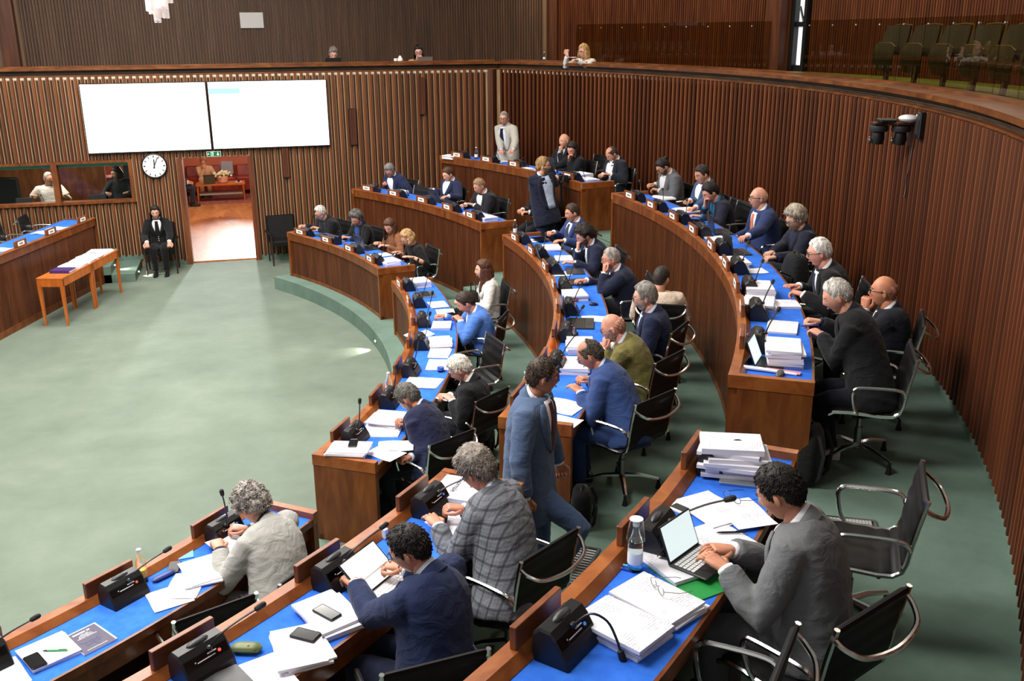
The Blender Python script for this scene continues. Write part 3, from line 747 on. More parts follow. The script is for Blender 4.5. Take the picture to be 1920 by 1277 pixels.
def build_hair(style, T, sc, seed, near):
    """a shell grown from the scalp; near heads also get tufts"""
    b = MB(); amp = {'curly': .013, 'wild': .010, 'full': .006, 'short': .004}.get(style, .002)
    rnd = random.Random(seed); idx = {}; vs = []; fs = []; th = {}
    NU2, NV2 = (56, 40) if near else (36, 26)
    def gp(i, j): return head_shape(lon_of(i % NU2, NU2), -PI/2+PI*(j+.5)/NV2)
    P = [[gp(i, j) for i in range(NU2)] for j in range(NV2)]
    off = V((seed*1.7, seed*.9, seed*2.3))
    def vert(i, j):
        i %= NU2
        if (i, j) in idx: return idx[(i, j)]
        p = P[j][i]; az = abs(lon_of(i, NU2)); t = hair_t(style, p, az)
        nrm = V((p.x/.0755**2, p.y/.098**2, p.z/.12**2)).normalized()
        e = -.002 if t < 0 else t+amp*noise.noise(p*34+off)*min(1, t/.01)*(1.6 if style == 'curly' else 1)
        q = p+nrm*e
        th[(i, j)] = t; idx[(i, j)] = len(vs); vs.append(T @ (q*sc)); return idx[(i, j)]
    for j in range(NV2-1):
        for i in range(NU2):
            q = [(i, j), (i+1, j), (i+1, j+1), (i, j+1)]; ids = [vert(*c) for c in q]
            if sum(1 for c in q if th[(c[0] % NU2, c[1])] >= 0) >= 2: fs.append(tuple(ids))
    n = len(vs); vs.append(T @ (V((0, 0, .118+max(0, hair_t(style, V((0, 0, .118)), .5)))) * sc))
    if style not in ('fringe', 'thin', 'bald'):
        for i in range(NU2): fs.append((n, vert(i, NV2-1), vert(i+1, NV2-1)))
    b.add(vs, fs)
    cnt = {True: 900, False: 0}[bool(near)]
    if style == 'curly': cnt = 700 if near else 160
    elif style == 'wild' and not near: cnt = 160
    elif not near and style in ('full', 'short'): cnt = 90
    R3 = T.to_3x3(); k = 0; tries = 0
    while k < cnt and tries < cnt*6:
        tries += 1
        lon = rnd.uniform(-PI, PI); lat = math.asin(rnd.uniform(-.6, 1)); p = head_shape(lon, lat); t = hair_t(style, p, abs(lon))
        if t < .005: continue
        nrm = V((p.x/.0755**2, p.y/.098**2, p.z/.12**2)).normalized()
        k += 1
        if style == 'curly':
            c = p+nrm*(t+rnd.uniform(-.004, .008)); ax = V((rnd.uniform(-1, 1), rnd.uniform(-1, 1), rnd.uniform(-1, 1))).normalized()
            u = ax.orthogonal().normalized(); w = ax.cross(u); rr = rnd.uniform(.006, .011)
            b.tube([T @ ((c+(u*math.cos(x)+w*math.sin(x))*rr+ax*x*.0015)*sc) for x in (0, 1.2, 2.4, 3.6, 4.8)], [.0012, .0028, .003, .0028, .0012], 4)
        else:
            crown = V((.01, -.05, .1)); fl = (p-crown); fl -= nrm*fl.dot(nrm)
            fl = fl.normalized() if fl.length > 1e-4 else V((0, 1, 0))
            d = (fl+nrm*rnd.uniform(.05, .45 if style != 'wild' else .9)+V((rnd.uniform(-1, 1), rnd.uniform(-1, 1), rnd.uniform(-1, 1)))*.35).normalized()
            c = p+nrm*t*.75; L = rnd.uniform(.014, .030)*(1.3 if style == 'wild' else 1)*min(1, t/.014+.25)
            b.tube([T @ (c*sc), T @ ((c+d*L*.55)*sc), T @ ((c+(d-nrm*.25)*L)*sc)], [.0034*sc, .0026*sc, .0004*sc], 3)
    return b
def curtain(b, T, sc, length, az0=1.12, flare=.02, fwd=None, seed=1):
    """long hair: a thick curtain hanging from the temples round the back"""
    n = 22; rows = 8; outer = []; inner = []
    for j in range(rows+1):
        t = j/rows; ro = []; ri = []
        for i in range(n+1):
            az = az0+(2*PI-2*az0)*i/n
            p = head_shape(az if az <= PI else az-2*PI, R_(14-18*min(t*3, 1)))
            e = .014+.012*math.sin(PI*min(1, t*1.2))+.003*math.sin(i*2.3+seed)
            q = T @ ((p*(1+e/.085))*sc)
            if t > .33:
                dn = (t-.33)/.67*length; cen = T @ V((0, -.02, -.05)); rad = (q-cen); rad.z = 0
                q = q+V((0, 0, -dn))+rad*(flare/.09*(t-.33)/.67)+rad.normalized()*.004*math.sin(i*1.9+t*5+seed)
            ro.append(q); c = T @ V((0, -.01, p.z)); ri.append(q+(c-q).normalized()*.014)
        outer.append(ro); inner.append(ri)
    rings = [outer[j]+list(reversed(inner[j])) for j in range(rows+1)]
    b.loft(rings)
def hand(b, W_, d, up, side, curl=(.35, .45, .35), sc=1.0, spread=.1, thumb=.6):
    """palm, four fingers and a thumb; d finger direction, up back of the hand, side +1 right hand"""
    d = d.normalized(); x = d.cross(up).normalized(); z = x.cross(d).normalized()
    # thumb side: for a right hand lying palm down, the thumb points to the person's left (-x)
    def P(a, y, h): return W_+x*a*sc+d*y*sc+z*h*sc
    rings = []
    for y, w, h in ((-.012, .026, .020), (.015, .031, .019), (.05, .039, .016), (.085, .041, .013), (.096, .036, .010)):
        rings.append([P(w*math.copysign(abs(math.cos(t))**.7, math.cos(t)), y, h*math.sin(t)) for t in [2*PI*i/10 for i in range(10)]])
    b.loft(rings)
    for i, (fx, L) in enumerate(((-.030, .068), (-.010, .078), (.011, .073), (.030, .057))):
        fx *= side; L *= 1
        ang = spread*(-fx/.03); pos = P(fx, .086, 0); a = 0
        dirx = (d*math.cos(ang*.6)-x*math.sin(ang*.6)*1).normalized()
        pts = [pos]; rad = [.0098*sc]
        for sgi, (fr, cu) in enumerate(zip((.45, .32, .23), curl)):
            a += cu
            dd = dirx*math.cos(a)-z*math.sin(a)
            pos = pos+dd*L*fr*sc; pts.append(pos); rad.append((.0092, .0083, .0066)[sgi]*sc)
        b.tube(pts, rad, 6); b.ball(pts[-1], rad[-1], 6, 4)
    s = -side
    t0 = P(s*.030, .02, -.006); t1 = P(s*.056, .052, -.012); t2 = P(s*(.062-.02*thumb), .083, -.016-.008*thumb); t3 = P(s*(.062-.04*thumb), .104, -.018-.012*thumb)
    b.tube([t0, t1, t2, t3], [.016*sc, .0125*sc, .0105*sc, .008*sc], 6); b.ball(t3, .008*sc, 6, 4)
def ik(S, T_, l1, l2, pole):
    d = T_-S; L = min(d.length, (l1+l2)*.985); d = d.normalized(); Tn = S+d*L
    a = (l1*l1-l2*l2+L*L)/(2*L); h = math.sqrt(max(1e-5, l1*l1-a*a))
    pl = pole-d*pole.dot(d); pl = pl.normalized() if pl.length > 1e-5 else V((0, 0, -1))
    return S+d*a+pl*h, Tn
PEOPLE = {}
def person(label, hip, head, face, yaw=0, pitch=22, zf=0, pose='sit', hands=(None, None), top='252a3d', style='jacket', shirt='e9e9ee', tie=None,
           hair=('short', '2b221c'), skin='c98f74', glasses=None, beard=None, female=False, legs='1b1d26', shoes='111111', sleeve=1.0, near=False, sc=1.03, bow=.05,
           long=None, bun=False, lean_R=0, plaid=None, foot=None, vox=None, poles=(None, None), trousers=True, collar=True, seed=None, buttons=None, openj=False, knee_f=.40, legspread=.1):
    seed = seed or len(PEOPLE)+1
    f = V((math.cos(R_(face)), math.sin(R_(face)), 0)); R = V((f.y, -f.x, 0)); up = V((0, 0, 1))
    hf = Matrix.Rotation(R_(yaw), 3, 'Z') @ f
    hr = V((hf.y, -hf.x, 0))
    hf2 = (hf*math.cos(R_(pitch))-up*math.sin(R_(pitch))).normalized(); hu = hr.cross(hf2).normalized()
    T = Matrix.Identity(4)
    for i in range(3): T[i][0] = hr[i]; T[i][1] = hf2[i]; T[i][2] = hu[i]; T[i][3] = head[i]
    H = V(hip); Hd = V(head)
    sp = (Hd-H).normalized()
    N = Hd-hu*.082*sc-hf2*.03*sc-(sp*.6+up*.4)*.045*sc-f*.016
    mid = (H+N)/2-f*bow
    L = (N-H).length
    def spine(s):
        if s < 0: t0 = (mid-H).normalized(); return H+t0*s*L, t0
        p = H*(1-s)**2+mid*2*s*(1-s)+N*s*s; t = ((mid-H)*(1-s)+(N-mid)*s).normalized(); return p, t
    tab = TORSO_F if female else TORSO_M
    def ring(s, n, off=0.0, ph=None):
        p, t = spine(s); w, d_ = lerp_tab(tab, s); w = w*sc+off; d_ = d_*sc+off; F = t.cross(R).normalized(); RR = F.cross(t).normalized()
        out = []
        for ang in (ph or [2*PI*i/n for i in range(n)]):
            c, s_ = math.cos(ang), math.sin(ang); e = .82
            out.append(p+RR*w*math.copysign(abs(c)**e, c)+F*d_*math.copysign(abs(s_)**e, s_))
        return out
    org = V((H.x, H.y, zf))
    root = empty('person', org, 0, label, 'person')
    PEOPLE[label] = root
    rnd = random.Random(seed)
    # arms
    sw = (.158 if female else .184)*sc
    pS, tS = spine(.87); arms = []
    for k, s in enumerate((-1, 1)):                 # left, right
        S = pS+R*s*sw+f*.01
        h = hands[k]
        if h is None:
            tgt = H+f*.36+R*s*.16+up*.10; curl = (.4, .5, .4); fd = None; hu_ = up
        else:
            if h[0] == 'head': h = (T @ (V(h[1])*sc),)+tuple(h[2:])
            tgt = V(h[0]); curl = h[1] if len(h) > 1 and h[1] else (.35, .45, .35); fd = h[2] if len(h) > 2 else None; hu_ = h[3] if len(h) > 3 else up
        pole = poles[k] if poles[k] is not None else (R*s*.55-up*.75-f*.25)
        l1, l2 = .285*sc, .245*sc
        d0 = fd if fd is not None else (tgt-S).normalized()
        wr = tgt-d0.normalized()*.07*sc
        E_, Wr = ik(S, wr, l1, l2, V(pole))
        if fd is None: 
            fd = (Wr-E_).normalized(); fd = (fd+f*.3); fd.z *= .45; fd.normalize()
        if abs(fd.normalized().dot(hu_)) > .92: hu_ = -f if hu_.z > .5 else up
        arms.append((S, E_, Wr, fd, curl, hu_, s))
    # ---- body: head, neck, trunk, arms and hands in one mesh
    b = MB(); build_head(b, T, sc, 0, None)
    nt = Hd-hu*.06*sc-hf2*.022*sc
    b.tube([nt, (nt+N)/2-f*.004, N-up*.03], [.052*sc, .054*sc, .066*sc], 14)
    b.loft([ring(s, 12, -.012) for s in (0, .3, .6, .85, .97)])
    for S, E_, Wr, fd, curl, hu_, s in arms:
        b.tube([S, (S+E_)/2, E_, (E_*.5+Wr*.5), Wr], [.045*sc, .043*sc, .036*sc, .036*sc, .025*sc], 10)
        hand(b, Wr, fd, hu_, s, curl, sc*1.02)
    hips = [H+R*s*.085*sc for s in (-1, 1)]
    feet = []
    for k, s in enumerate((-1, 1)):
        if pose == 'sit':
            kn = H+R*s*legspread+f*knee_f+up*(zf+.50-H.z); an = V((kn.x, kn.y, zf+.09))-f*.03
        elif pose == 'stand':
            kn = H*.5+V((H.x, H.y, zf+.09))*.5+f*.03+R*s*.09; an = V((H.x, H.y, zf+.09))+R*s*.09
        else: kn = an = None
        if foot and foot[k]: kn, an = V(foot[k][0]), V(foot[k][1])
        if pose != 'none':
            feet.append((hips[k], kn, an))
            b.tube([hips[k], kn, an], [.07*sc, .05*sc, .035*sc], 8)
    mats = [skin_mat(skin), M['eyewhite'], M['iris'], hair_mat(hair[1] if hair[0] not in ('fringe', 'bald') else mul(hair[1], .8)), plain('lip_'+skin, mul(skin, .72), .5)]
    b.build('body', mats, root, 2, org)
    # ---- upper garment
    cm = cloth(top, kind='plaid', rot=plaid) if plaid is not None else cloth(top)
    off = .014 if style == 'jacket' else .006
    b = MB(); lo = -.40 if (pose == 'stand' and style == 'jacket') else (-.18 if style == 'jacket' else -.06)
    ss = [lo, lo*.5, 0, .1, .2, .32, .44, .55, .65, .74, .82, .88, .92, .96, 1.0]
    b.loft([ring(s, 26, off+(.008 if s < 0 else 0)) for s in ss])
    ex = .012 if style == 'jacket' else .002
    for S, E_, Wr, fd, curl, hu_, s in arms:
        S0 = S-R*s*.05+V((0, 0, -.005))
        pts = [S0, S, S+(E_-S)*.35, S+(E_-S)*.7, E_, E_+(Wr-E_)*.35, E_+(Wr-E_)*.7, Wr-(Wr-E_)*.04]
        rad = [.068, .069, .065, .059, .055, .052, .047, .040]; rad = [(r_*(.88 if female else 1)+ex)*sc for r_ in rad]
        if sleeve < 1: 
            m_ = 4 if sleeve <= .5 else 6; pts, rad = pts[:m_], rad[:m_]; rad[-1] += .008
        b.tube(pts, rad, 14)
    g = b.build('jacket' if style == 'jacket' else 'top', cm, root, 2, org)
    REM.append((g, vox or (.011 if near else .017), 5 if near else 4, .0032 if near else .003, seed))
    Fv = tS.cross(R).normalized()
    # shirt cuffs
    if style == 'jacket' and shirt:
        for S, E_, Wr, fd, curl, hu_, s in arms:
            b = MB(); dr = (Wr-E_).normalized(); b.tube([Wr-dr*.03, Wr-dr*.005, Wr+dr*.008], [.036*sc, .037*sc, .036*sc], 12); b.build('shirt_cuff', cloth(shirt, .03), root, 2, org)
    # collar, shirt front, tie, lapels
    def front(s, ph, off): 
        return ring(s, 0, off, [PI/2+ph])[0]
    if style == 'jacket' and shirt:
        b = MB(); rows = []
        for i in range(9):
            s0 = .02 if openj else .46; s = s0+(.985-s0)*i/8; wd = (.30+.2*(i/8)) if openj else .05+.44*(i/8)**.9
            rows.append([front(s, -wd*u, off+.006-.003*abs(u)) for u in (-1, -.5, 0, .5, 1)])
        b.loft([r_+[q-Fv*.02 for q in reversed(r_)] for r_ in rows]); b.build('shirt', cloth(shirt, .03), root, 2, org)
        ntop = (nt+N)/2
        b = MB(); axis = (nt-N).normalized(); rgs = []
        for rr, h in ((.074, -.03), (.069, .0), (.064, .022), (.060, .023), (.064, -.01)):
            u = axis.cross(R).normalized()*-1; w = R
            rgs.append([N+axis*(h+.006+.024*math.sin(t))+(w*math.cos(t)*rr+u*math.sin(t)*rr*.98)*sc for t in [2*PI*i/18 for i in range(18)]])
        b.loft(rgs, caps=False); b.build('collar', cloth(shirt, .03), root, 2, org)
        if tie:
            b = MB(); rows = []
            for i in range(9):
                s0 = .10 if openj else .40; s = s0+(.955-s0)*i/8; wd = [.20, .19, .175, .16, .145, .13, .12, .105, .14][i]
                rows.append([front(s, -wd*u, off+.016-.004*abs(u)) for u in (-1, 0, 1)])
            b.loft([r_+[q-Fv*.006 for q in reversed(r_)] for r_ in rows]); b.build('tie', cloth(tie, .12), root, False, org)
        for s_ in (-1, 1):
            b = MB(); rows = []
            for i in range(9):
                t = i/8; s0 = .02 if openj else .43; s = s0+(.97-s0)*t; inn = .28+.2*t if openj else .03+.44*t**.9; wdt = .10+.36*math.sin(PI*min(.97, t*.72+.12))
                rows.append([front(s, -s_*inn, off+.010), front(s, -s_*(inn+wdt*.5), off+.016), front(s, -s_*(inn+wdt), off+.010)])
            b.loft([r_+[q-Fv*.008 for q in reversed(r_)] for r_ in rows]); b.build('lapel', cm, root, 2, org)
        b = MB(); rgs = []
        for rr, h in ((.104, -.035), (.090, .0), (.077, .022), (.072, .021), (.084, -.02)):
            u = axis.cross(R).normalized()*-1
            rgs.append([N+axis*(h*(.5+.5*max(0, math.sin(t)))+.022*math.sin(t)-.004)+(R*math.cos(t)*rr+u*math.sin(t)*rr*.86)*sc-f*.006 for t in [-PI*.14+PI*1.28*i/16 for i in range(17)]])
        b.loft(rgs, caps=False, closed=False); b.build('jacket_collar', cm, root, 2, org)
        if buttons:
            b = MB()
            for s in buttons: b.ball(front(s, 0, off+.012), .008, 6, 4)
            o = b.build('buttons', cloth('e8e8e8'), root); o.data.transform(Matrix.Translation(-org))
    # ---- trousers and shoes
    if trousers and pose != 'none':
        b = MB(); pc = H+up*.0
        b.loft([ring(s, 18, -.012 if style == 'jacket' else .010) for s in (-.24 if pose == 'sit' else -.28, -.12, 0, .12, .25)])
        for hp, kn, an in feet:
            b.tube([hp, hp*.6+kn*.4, kn*.85+hp*.15, kn, kn*.75+an*.25, kn*.3+an*.7, an], [.096*sc, .090*sc, .075*sc, .070*sc, .066*sc, .058*sc, .056*sc], 14)
        g = b.build('trousers', cloth(legs), root, 2, org); REM.append((g, .014 if near else .021, 3, .003, seed+50))
        for hp, kn, an in feet:
            b = MB(); base = V((an.x, an.y, an.z-.085)); fd = f if pose != 'walk' else f
            rgs = []
            for y, w, h in ((-.075, .026, .05), (-.05, .036, .075), (.0, .038, .08), (.06, .042, .055), (.12, .044, .045), (.165, .034, .035), (.185, .016, .025)):
                rgs.append([base+fd*y+R*x*w+up*z*h for x, z in ((-1, 0), (1, 0), (1.02, .35), (.75, .9), (0, 1.05), (-.75, .9), (-1.02, .35))])
            b.loft(rgs); b.build('shoe', plain('shoe_'+shoes, shoes, .4), root, True, org)
    # ---- hair, beard, glasses
    if hair[0] != 'bald':
        b = build_hair(hair[0], T, sc, seed, near)
        if long: curtain(b, T, sc, long, seed=seed)
        if bun: b.ball(T @ V((0, -.105, .075)), (.034, .034, .03), 10, 8)
        b.build('hair', hair_mat(hair[1] if hair[0] != 'fringe' else mix_hex(hair[1], skin, .6)), root, 2, org)
    if beard:
        b = MB(); vs = []; fs = []; ok = {}
        for j in range(NV):
            for i in range(NU):
                p = HEADG[j][i]; az = abs(lon_of(i, NU)); nrm = V((p.x, p.y, p.z*.7)).normalized()
                lim = -.030-.030*sm(1-az/.9)*0
                on = p.z < -.028-.01*math.cos(az*2) and az < 1.55 and p.z > -.121 and not (az < .28 and -.070 < p.z < -.052)
                ok[(i, j)] = on; vs.append(T @ ((p+nrm*(.0035 if on else -.002))*sc))
        for j in range(NV-1):
            for i in range(NU):
                k = (i+1) % NU
                if sum((ok[(i, j)], ok[(k, j)], ok[(k, j+1)], ok[(i, j+1)])) >= 3: fs.append((j*NU+i, j*NU+k, (j+1)*NU+k, (j+1)*NU+i))
        b.add(vs, fs); b.build('beard', hair_mat(mix_hex(beard, skin, .35)), root, 2, org)
    if glasses:
        b = MB(); tr = .0024 if near else .003
        for s in (-1, 1):
            c = V((s*.033, .101, .006)); pts = [T @ ((c+V((.0235*math.copysign(abs(math.cos(t))**.7, math.cos(t)), -.006*abs(math.cos(t)) if math.cos(t)*s > 0 else 0, .0185*math.copysign(abs(math.sin(t))**.7, math.sin(t)))))*sc) for t in [2*PI*i/14 for i in range(15)]]
            b.tube(pts, tr, 4)
            b.tube([T @ (V((s*.057, .095, .012))*sc), T @ (V((s*.080, .05, .012))*sc), T @ (V((s*.083, -.01, .008))*sc), T @ (V((s*.080, -.025, -.012))*sc)], tr, 4)
        b.tube([T @ (V((-.010, .102, .010))*sc), T @ (V((0, .106, .013))*sc), T @ (V((.010, .102, .010))*sc)], tr, 4)
        b.build('glasses', plain('frame_'+glasses, glasses, .35), root, True, org)
    return dict(root=root, T=T, arms=arms, f=f, R=R, H=H, N=N, org=org, front=front)
FLAT = (.12, .18, .15); GRIP = (.85, .9, .6); FIST = (1.25, 1.35, .9); TYPE = (.25, .6, .5)
def seated(label, row, px, py, h, hip=.86, chairturn=0, turn=0, hipda=0, chairlabel=None, hands=None, sit=.50, zf=None, **kw):
    zf = ZF[row] if zf is None else zf
    head = at(px, py, zf+h); r, a = polar(head)
    hr = RK[row]+hip; hp = PT(hr, a+hipda, zf+sit)
    fa = math.degrees(math.atan2(*(lambda d: (d.y, d.x))(facing(a+hipda))))+turn
    hs = []
    for k, s in enumerate((-1, 1)):
        h_ = hands[k] if hands else 'desk'
        if h_ == 'desk': 
            f = V((math.cos(R_(fa)), math.sin(R_(fa)), 0)); R = V((f.y, -f.x, 0))
            q = PT(RK[row]+.36, a+hipda, dz(row)+.045)+R*s*.13; hs.append((q, TYPE))
        elif h_ == 'lap' or h_ is None: hs.append(None)
        elif h_[0] == 'head': hs.append(h_)
        else:
            q = at(h_[0], h_[1], dz(row)+h_[2]) if len(h_) > 2 and not isinstance(h_[0], V) else h_[0]
            hs.append((q,)+tuple(h_[3:]))
    d = person(label, hp, head, fa, zf=zf, hands=hs, **kw)
    if chairlabel:
        f = Matrix.Rotation(R_(chairturn), 3, 'Z') @ d['f']; c = PT(hr, a+hipda, zf)+f*.06
        chair(c, math.atan2(-f.x, f.y), chairlabel)
    d['a'] = a; return d
UPF = V((0, 0, 1))
# ---- back row, far desk
hd = at(945, 222, ZF[3]+1.48); r_, a_ = polar(hd)
person('man in a pale grey suit and dark tie standing at the back-row desk', PT(RK[3]+.80, a_, ZF[3]+.86), hd, math.degrees(math.atan2(facing(a_).y, facing(a_).x))+8, yaw=28, pitch=8, zf=ZF[3], pose='stand',
       hands=((at(962, 306, dz(3)+.03), FLAT), (at(943, 301, dz(3)+.03), FLAT)), top='a8a49b', shirt='c3cbdc', tie='14161f', hair=('crew', '7d7770'), beard='8d8780', legs='9d998f', glasses='2a2a2a', bow=.06, openj=True)
seated('bald man in a dark suit resting his chin on his hand, behind a dark-haired woman', 3, 1058, 264, 1.15, hip=1.05, pitch=10, top='15161c', hair=('fringe', '8d7c70'), skin='d39a80', shirt='b9c0cf',
       hands=(('head', (.0, .11, -.10), FIST, V((0, 0, 1)), V((-1, 0, 0))), 'lap'), chairlabel='black swivel chair of the bald man at the back-row far desk')
seated('dark-haired woman in black holding a hand over her mouth, back row', 3, 1073, 281, 1.07, hip=.92, female=True, pitch=22, yaw=25, top='14151c', style='jacket', shirt=None, hair=('full', '1d1512'), long=.10, skin='c98f78',
       hands=(('head', (.01, .11, -.07), GRIP, V((0, 0, 1)), V((-.5, .5, 0))), 'desk'), chairlabel='black swivel chair of the woman covering her mouth')
seated('balding man in a dark suit looking down beside the end of the back-row desk', 3, 1147, 289, 1.09, hip=.95, hipda=-.3, pitch=38, top='191c27', shirt='d9dce4', hair=('thin', '3a2e28'), skin='c68c74', openj=True, hands=((1140, 333, .02), (1128, 332, .02)), chairlabel='black swivel chair of the balding man at the back-row desk end')
# ---- back row, middle desk
seated('man with a dark hair bun and grey jacket writing at the back-row desk', 3, 1243, 313, 1.13, hip=.9, pitch=40, top='56585c', shirt='c9c9cc', hair=('sleek', '1b1411'), bun=True, beard='2a1d16', glasses='1a1a1a', skin='bd8768', hands=((1228, 362, .05, GRIP), (1222, 352, .05, GRIP)), chairlabel='black swivel chair of the man with the hair bun')
seated('dark-haired man in a steel blue suit, second from the aisle in the back row', 3, 1316, 327, 1.15, hip=.92, pitch=22, yaw=10, top='3a4a6a', shirt='dfe3ec', hair=('short', '2b2724'), skin='c98f74', hands=((1300, 394, .05), (1290, 382, .05)), chairlabel='black swivel chair of the man in the steel blue suit')
seated('woman with short dark hair and navy blazer shading her face with a hand', 3, 1332, 361, 1.03, hip=.90, female=True, pitch=32, top='1d1f30', style='jacket', shirt='1f6c9c', hair=('full', '181312'), skin='c98f78', hands=((1306, 410, .03, TYPE), ('head', (-.02, .115, -.05), GRIP, V((0, 0, 1)), V((-.6, .4, 0)))), chairlabel='black swivel chair of the woman shading her face')
seated('bald man with black glasses, blue suit and orange tie in the back row', 3, 1422, 371, 1.16, hip=.93, pitch=2, top='25345f', shirt='d9deec', tie='c9714f', hair=('fringe', '6d5a50'), glasses='16161c', skin='d79c84', hands=((1388, 456, .06, GRIP), 'lap'), chairlabel='black swivel chair of the man with the orange tie')
seated('grey-haired person in navy looking at a phone, beside the black backpack', 3, 1492, 411, 1.09, hip=.98, pitch=26, yaw=8, top='171a2b', style='jacket', shirt='1d2238', hair=('wild', '9a8f80'), glasses='2b2422', skin='c99a80', hands=((1445, 488, .03, GRIP), (1443, 478, .03, GRIP)), chairlabel='black swivel chair of the person looking at the phone')
seated('white-haired man with glasses and black suit at the back-row desk', 3, 1536, 473, 1.14, hip=.93, pitch=12, top='131316', shirt='e6e7ec', tie='1c2142', hair=('short', 'd9d4cd'), glasses='121214', skin='dc9a86', hands=((1492, 560, .04, GRIP), (1485, 545, .04, FLAT)), chairlabel='black swivel chair of the white-haired man in the back row', near=False, vox=.014)
_a = polar(at(1570, 555, ZF[3]+1.17))[1]-1.0; _h = PT(RK[3]+.97, _a, ZF[3]+.5); _f = facing(_a); _R = V((_f.y, -_f.x, 0))
seated('grey-haired man in a black jacket twisting a pen, end of the back-row middle desk', 3, 1570, 555, 1.17, hip=.97, hipda=-1.0, pitch=26, top='121215', shirt='161c33', hair=('short', 'b9b2ab'), skin='cf947c', legs='10121d', shoes='c9c7c0', vox=.014, knee_f=.34, foot=((_h+_f*.34-_R*.12+V((0, 0, -.02)), at(1556, 838, ZF[3]+.13)), None),
       hands=((1530, 632, .10, GRIP, None), (1524, 607, .12, GRIP)), chairlabel='black swivel chair of the grey-haired man, at the end of the middle back-row desk')
seated('bald man in dark glasses and black suit with fist at mouth, by the curved wall', 3, 1657, 546, 1.04, hip=1.16, hipda=-.4, turn=-8, pitch=2, top='14161f', shirt='d8dbe2', hair=('fringe', '7a5c4c'), glasses='14161c', skin='c98666', sit=.44, vox=.014,
       hands=(('head', (.0, .125, -.085), FIST, V((0, 0, 1)), V((-.7, -.3, 0))), 'lap'), chairlabel='black swivel chair nearest the curved wall, under the bald man in glasses')
# ---- second row, far desk
seated('grey-haired man in navy jacket reading, leftmost of the second row', 2, 731, 320, 1.08, hip=.82, pitch=38, yaw=22, top='1d2443', shirt='eceef4', hair=('full', '6d6a68'), glasses='2a2420', skin='b97f66', hands=((757, 351, .03), (722, 350, .03)), chairlabel='black swivel chair of the leftmost man in the second row')
seated('brown-haired man in a navy jacket reaching over his laptop, second row', 2, 840, 327, 1.11, hip=.90, pitch=25, top='1d2340', shirt='c8d2e6', hair=('short', '4a2f20'), skin='d39b84', hands=((838, 372, .05), (806, 360, .03, FLAT)), chairlabel='black swivel chair of the man with the laptop in the second row')
seated('fair-haired man in a charcoal suit writing at the second-row far desk end', 2, 899, 349, 1.09, hip=.86, pitch=25, top='191a20', shirt='dfe1e8', hair=('short', '8a6b50'), skin='d29579', hands=((882, 388, .04, TYPE), (868, 388, .04, TYPE)), chairlabel='black swivel chair of the fair-haired man in charcoal')
hd = at(1012, 352, ZF[2]+1.12); r_, a_ = polar(hd)
d_ = person('seated man in black with white shirt, hidden behind the standing cameraman', V((hd.x+.1, hd.y-.02, ZF[2]+.5)), hd, 200, pitch=30, zf=ZF[2], top='16171c', shirt='e4e6ea', tie='202126', hair=('short', '3a2f28'), hands=((at(985, 402, ZF[2]+.75), GRIP), (at(975, 398, ZF[2]+.75), GRIP)))
chair(V((hd.x+.12, hd.y-.02, ZF[2])), R_(110), 'black swivel chair hidden behind the standing cameraman')
hd = at(1019, 311, ZF[2]+1.56)
CAMMAN = person('bearded cameraman in a navy blazer standing with a stabilised camera', V((hd.x+.03, hd.y+.0, ZF[2]+.88)), hd, -62, yaw=42, pitch=-4, zf=ZF[2], pose='stand', hands=((at(1061, 343, ZF[2]+1.12), FIST, V((.2, -.3, .9)), V((1, .3, 0))), (at(1034, 349, ZF[2]+1.12), FIST, V((-.3, .2, .9)), V((-.4, -.8, 0)))),
       top='171b2e', shirt='b8c6e0', hair=('full', '8a6a44'), beard='5a4028', glasses='24201c', legs='1c2338', skin='cf9a80', vox=.014, openj=True)
# ---- front row, far desk
seated('grey-bearded man in black reading, leftmost of the front row', 1, 601, 399, 1.06, hip=.80, pitch=24, top='131315', shirt='20222a', hair=('short', 'b3aea6'), beard='b9b4ac', glasses='3a3632', skin='c48d74', hands=((592, 432, .03), (566, 426, .03, GRIP)), chairlabel='black swivel chair of the grey-bearded man in the front row')
seated('woman with curly grey hair, black cardigan and blue top, front row', 1, 668, 410, 1.07, hip=.86, female=True, pitch=30, yaw=25, top='141417', shirt='2a4a90', hair=('curly', '55524f'), skin='bd8468', hands=((650, 450, .03), (640, 448, .03)), chairlabel='black swivel chair of the woman with curly grey hair')
seated('young woman with long brown hair and brown blouse typing on a laptop', 1, 731, 425, 1.05, hip=.88, female=True, pitch=30, yaw=28, top='7a4e34', style='top', shirt=None, hair=('full', '4e3020'), long=.22, skin='d09a84', hands=((722, 466, .03, TYPE), (706, 460, .03, TYPE)), chairlabel='black swivel chair of the young woman with the laptop')
seated('blonde woman with glasses and a black top at the end of the front row desk', 1, 764, 446, 1.05, hip=.86, female=True, pitch=32, yaw=10, top='121214', style='top', shirt=None, hair=('full', 'a8845a'), long=.05, glasses='7a2f2a', skin='cf987e', sleeve=.8, hands=((772, 489, .03, FLAT), (742, 478, .03, FLAT)), chairlabel='black swivel chair of the blonde woman in black')
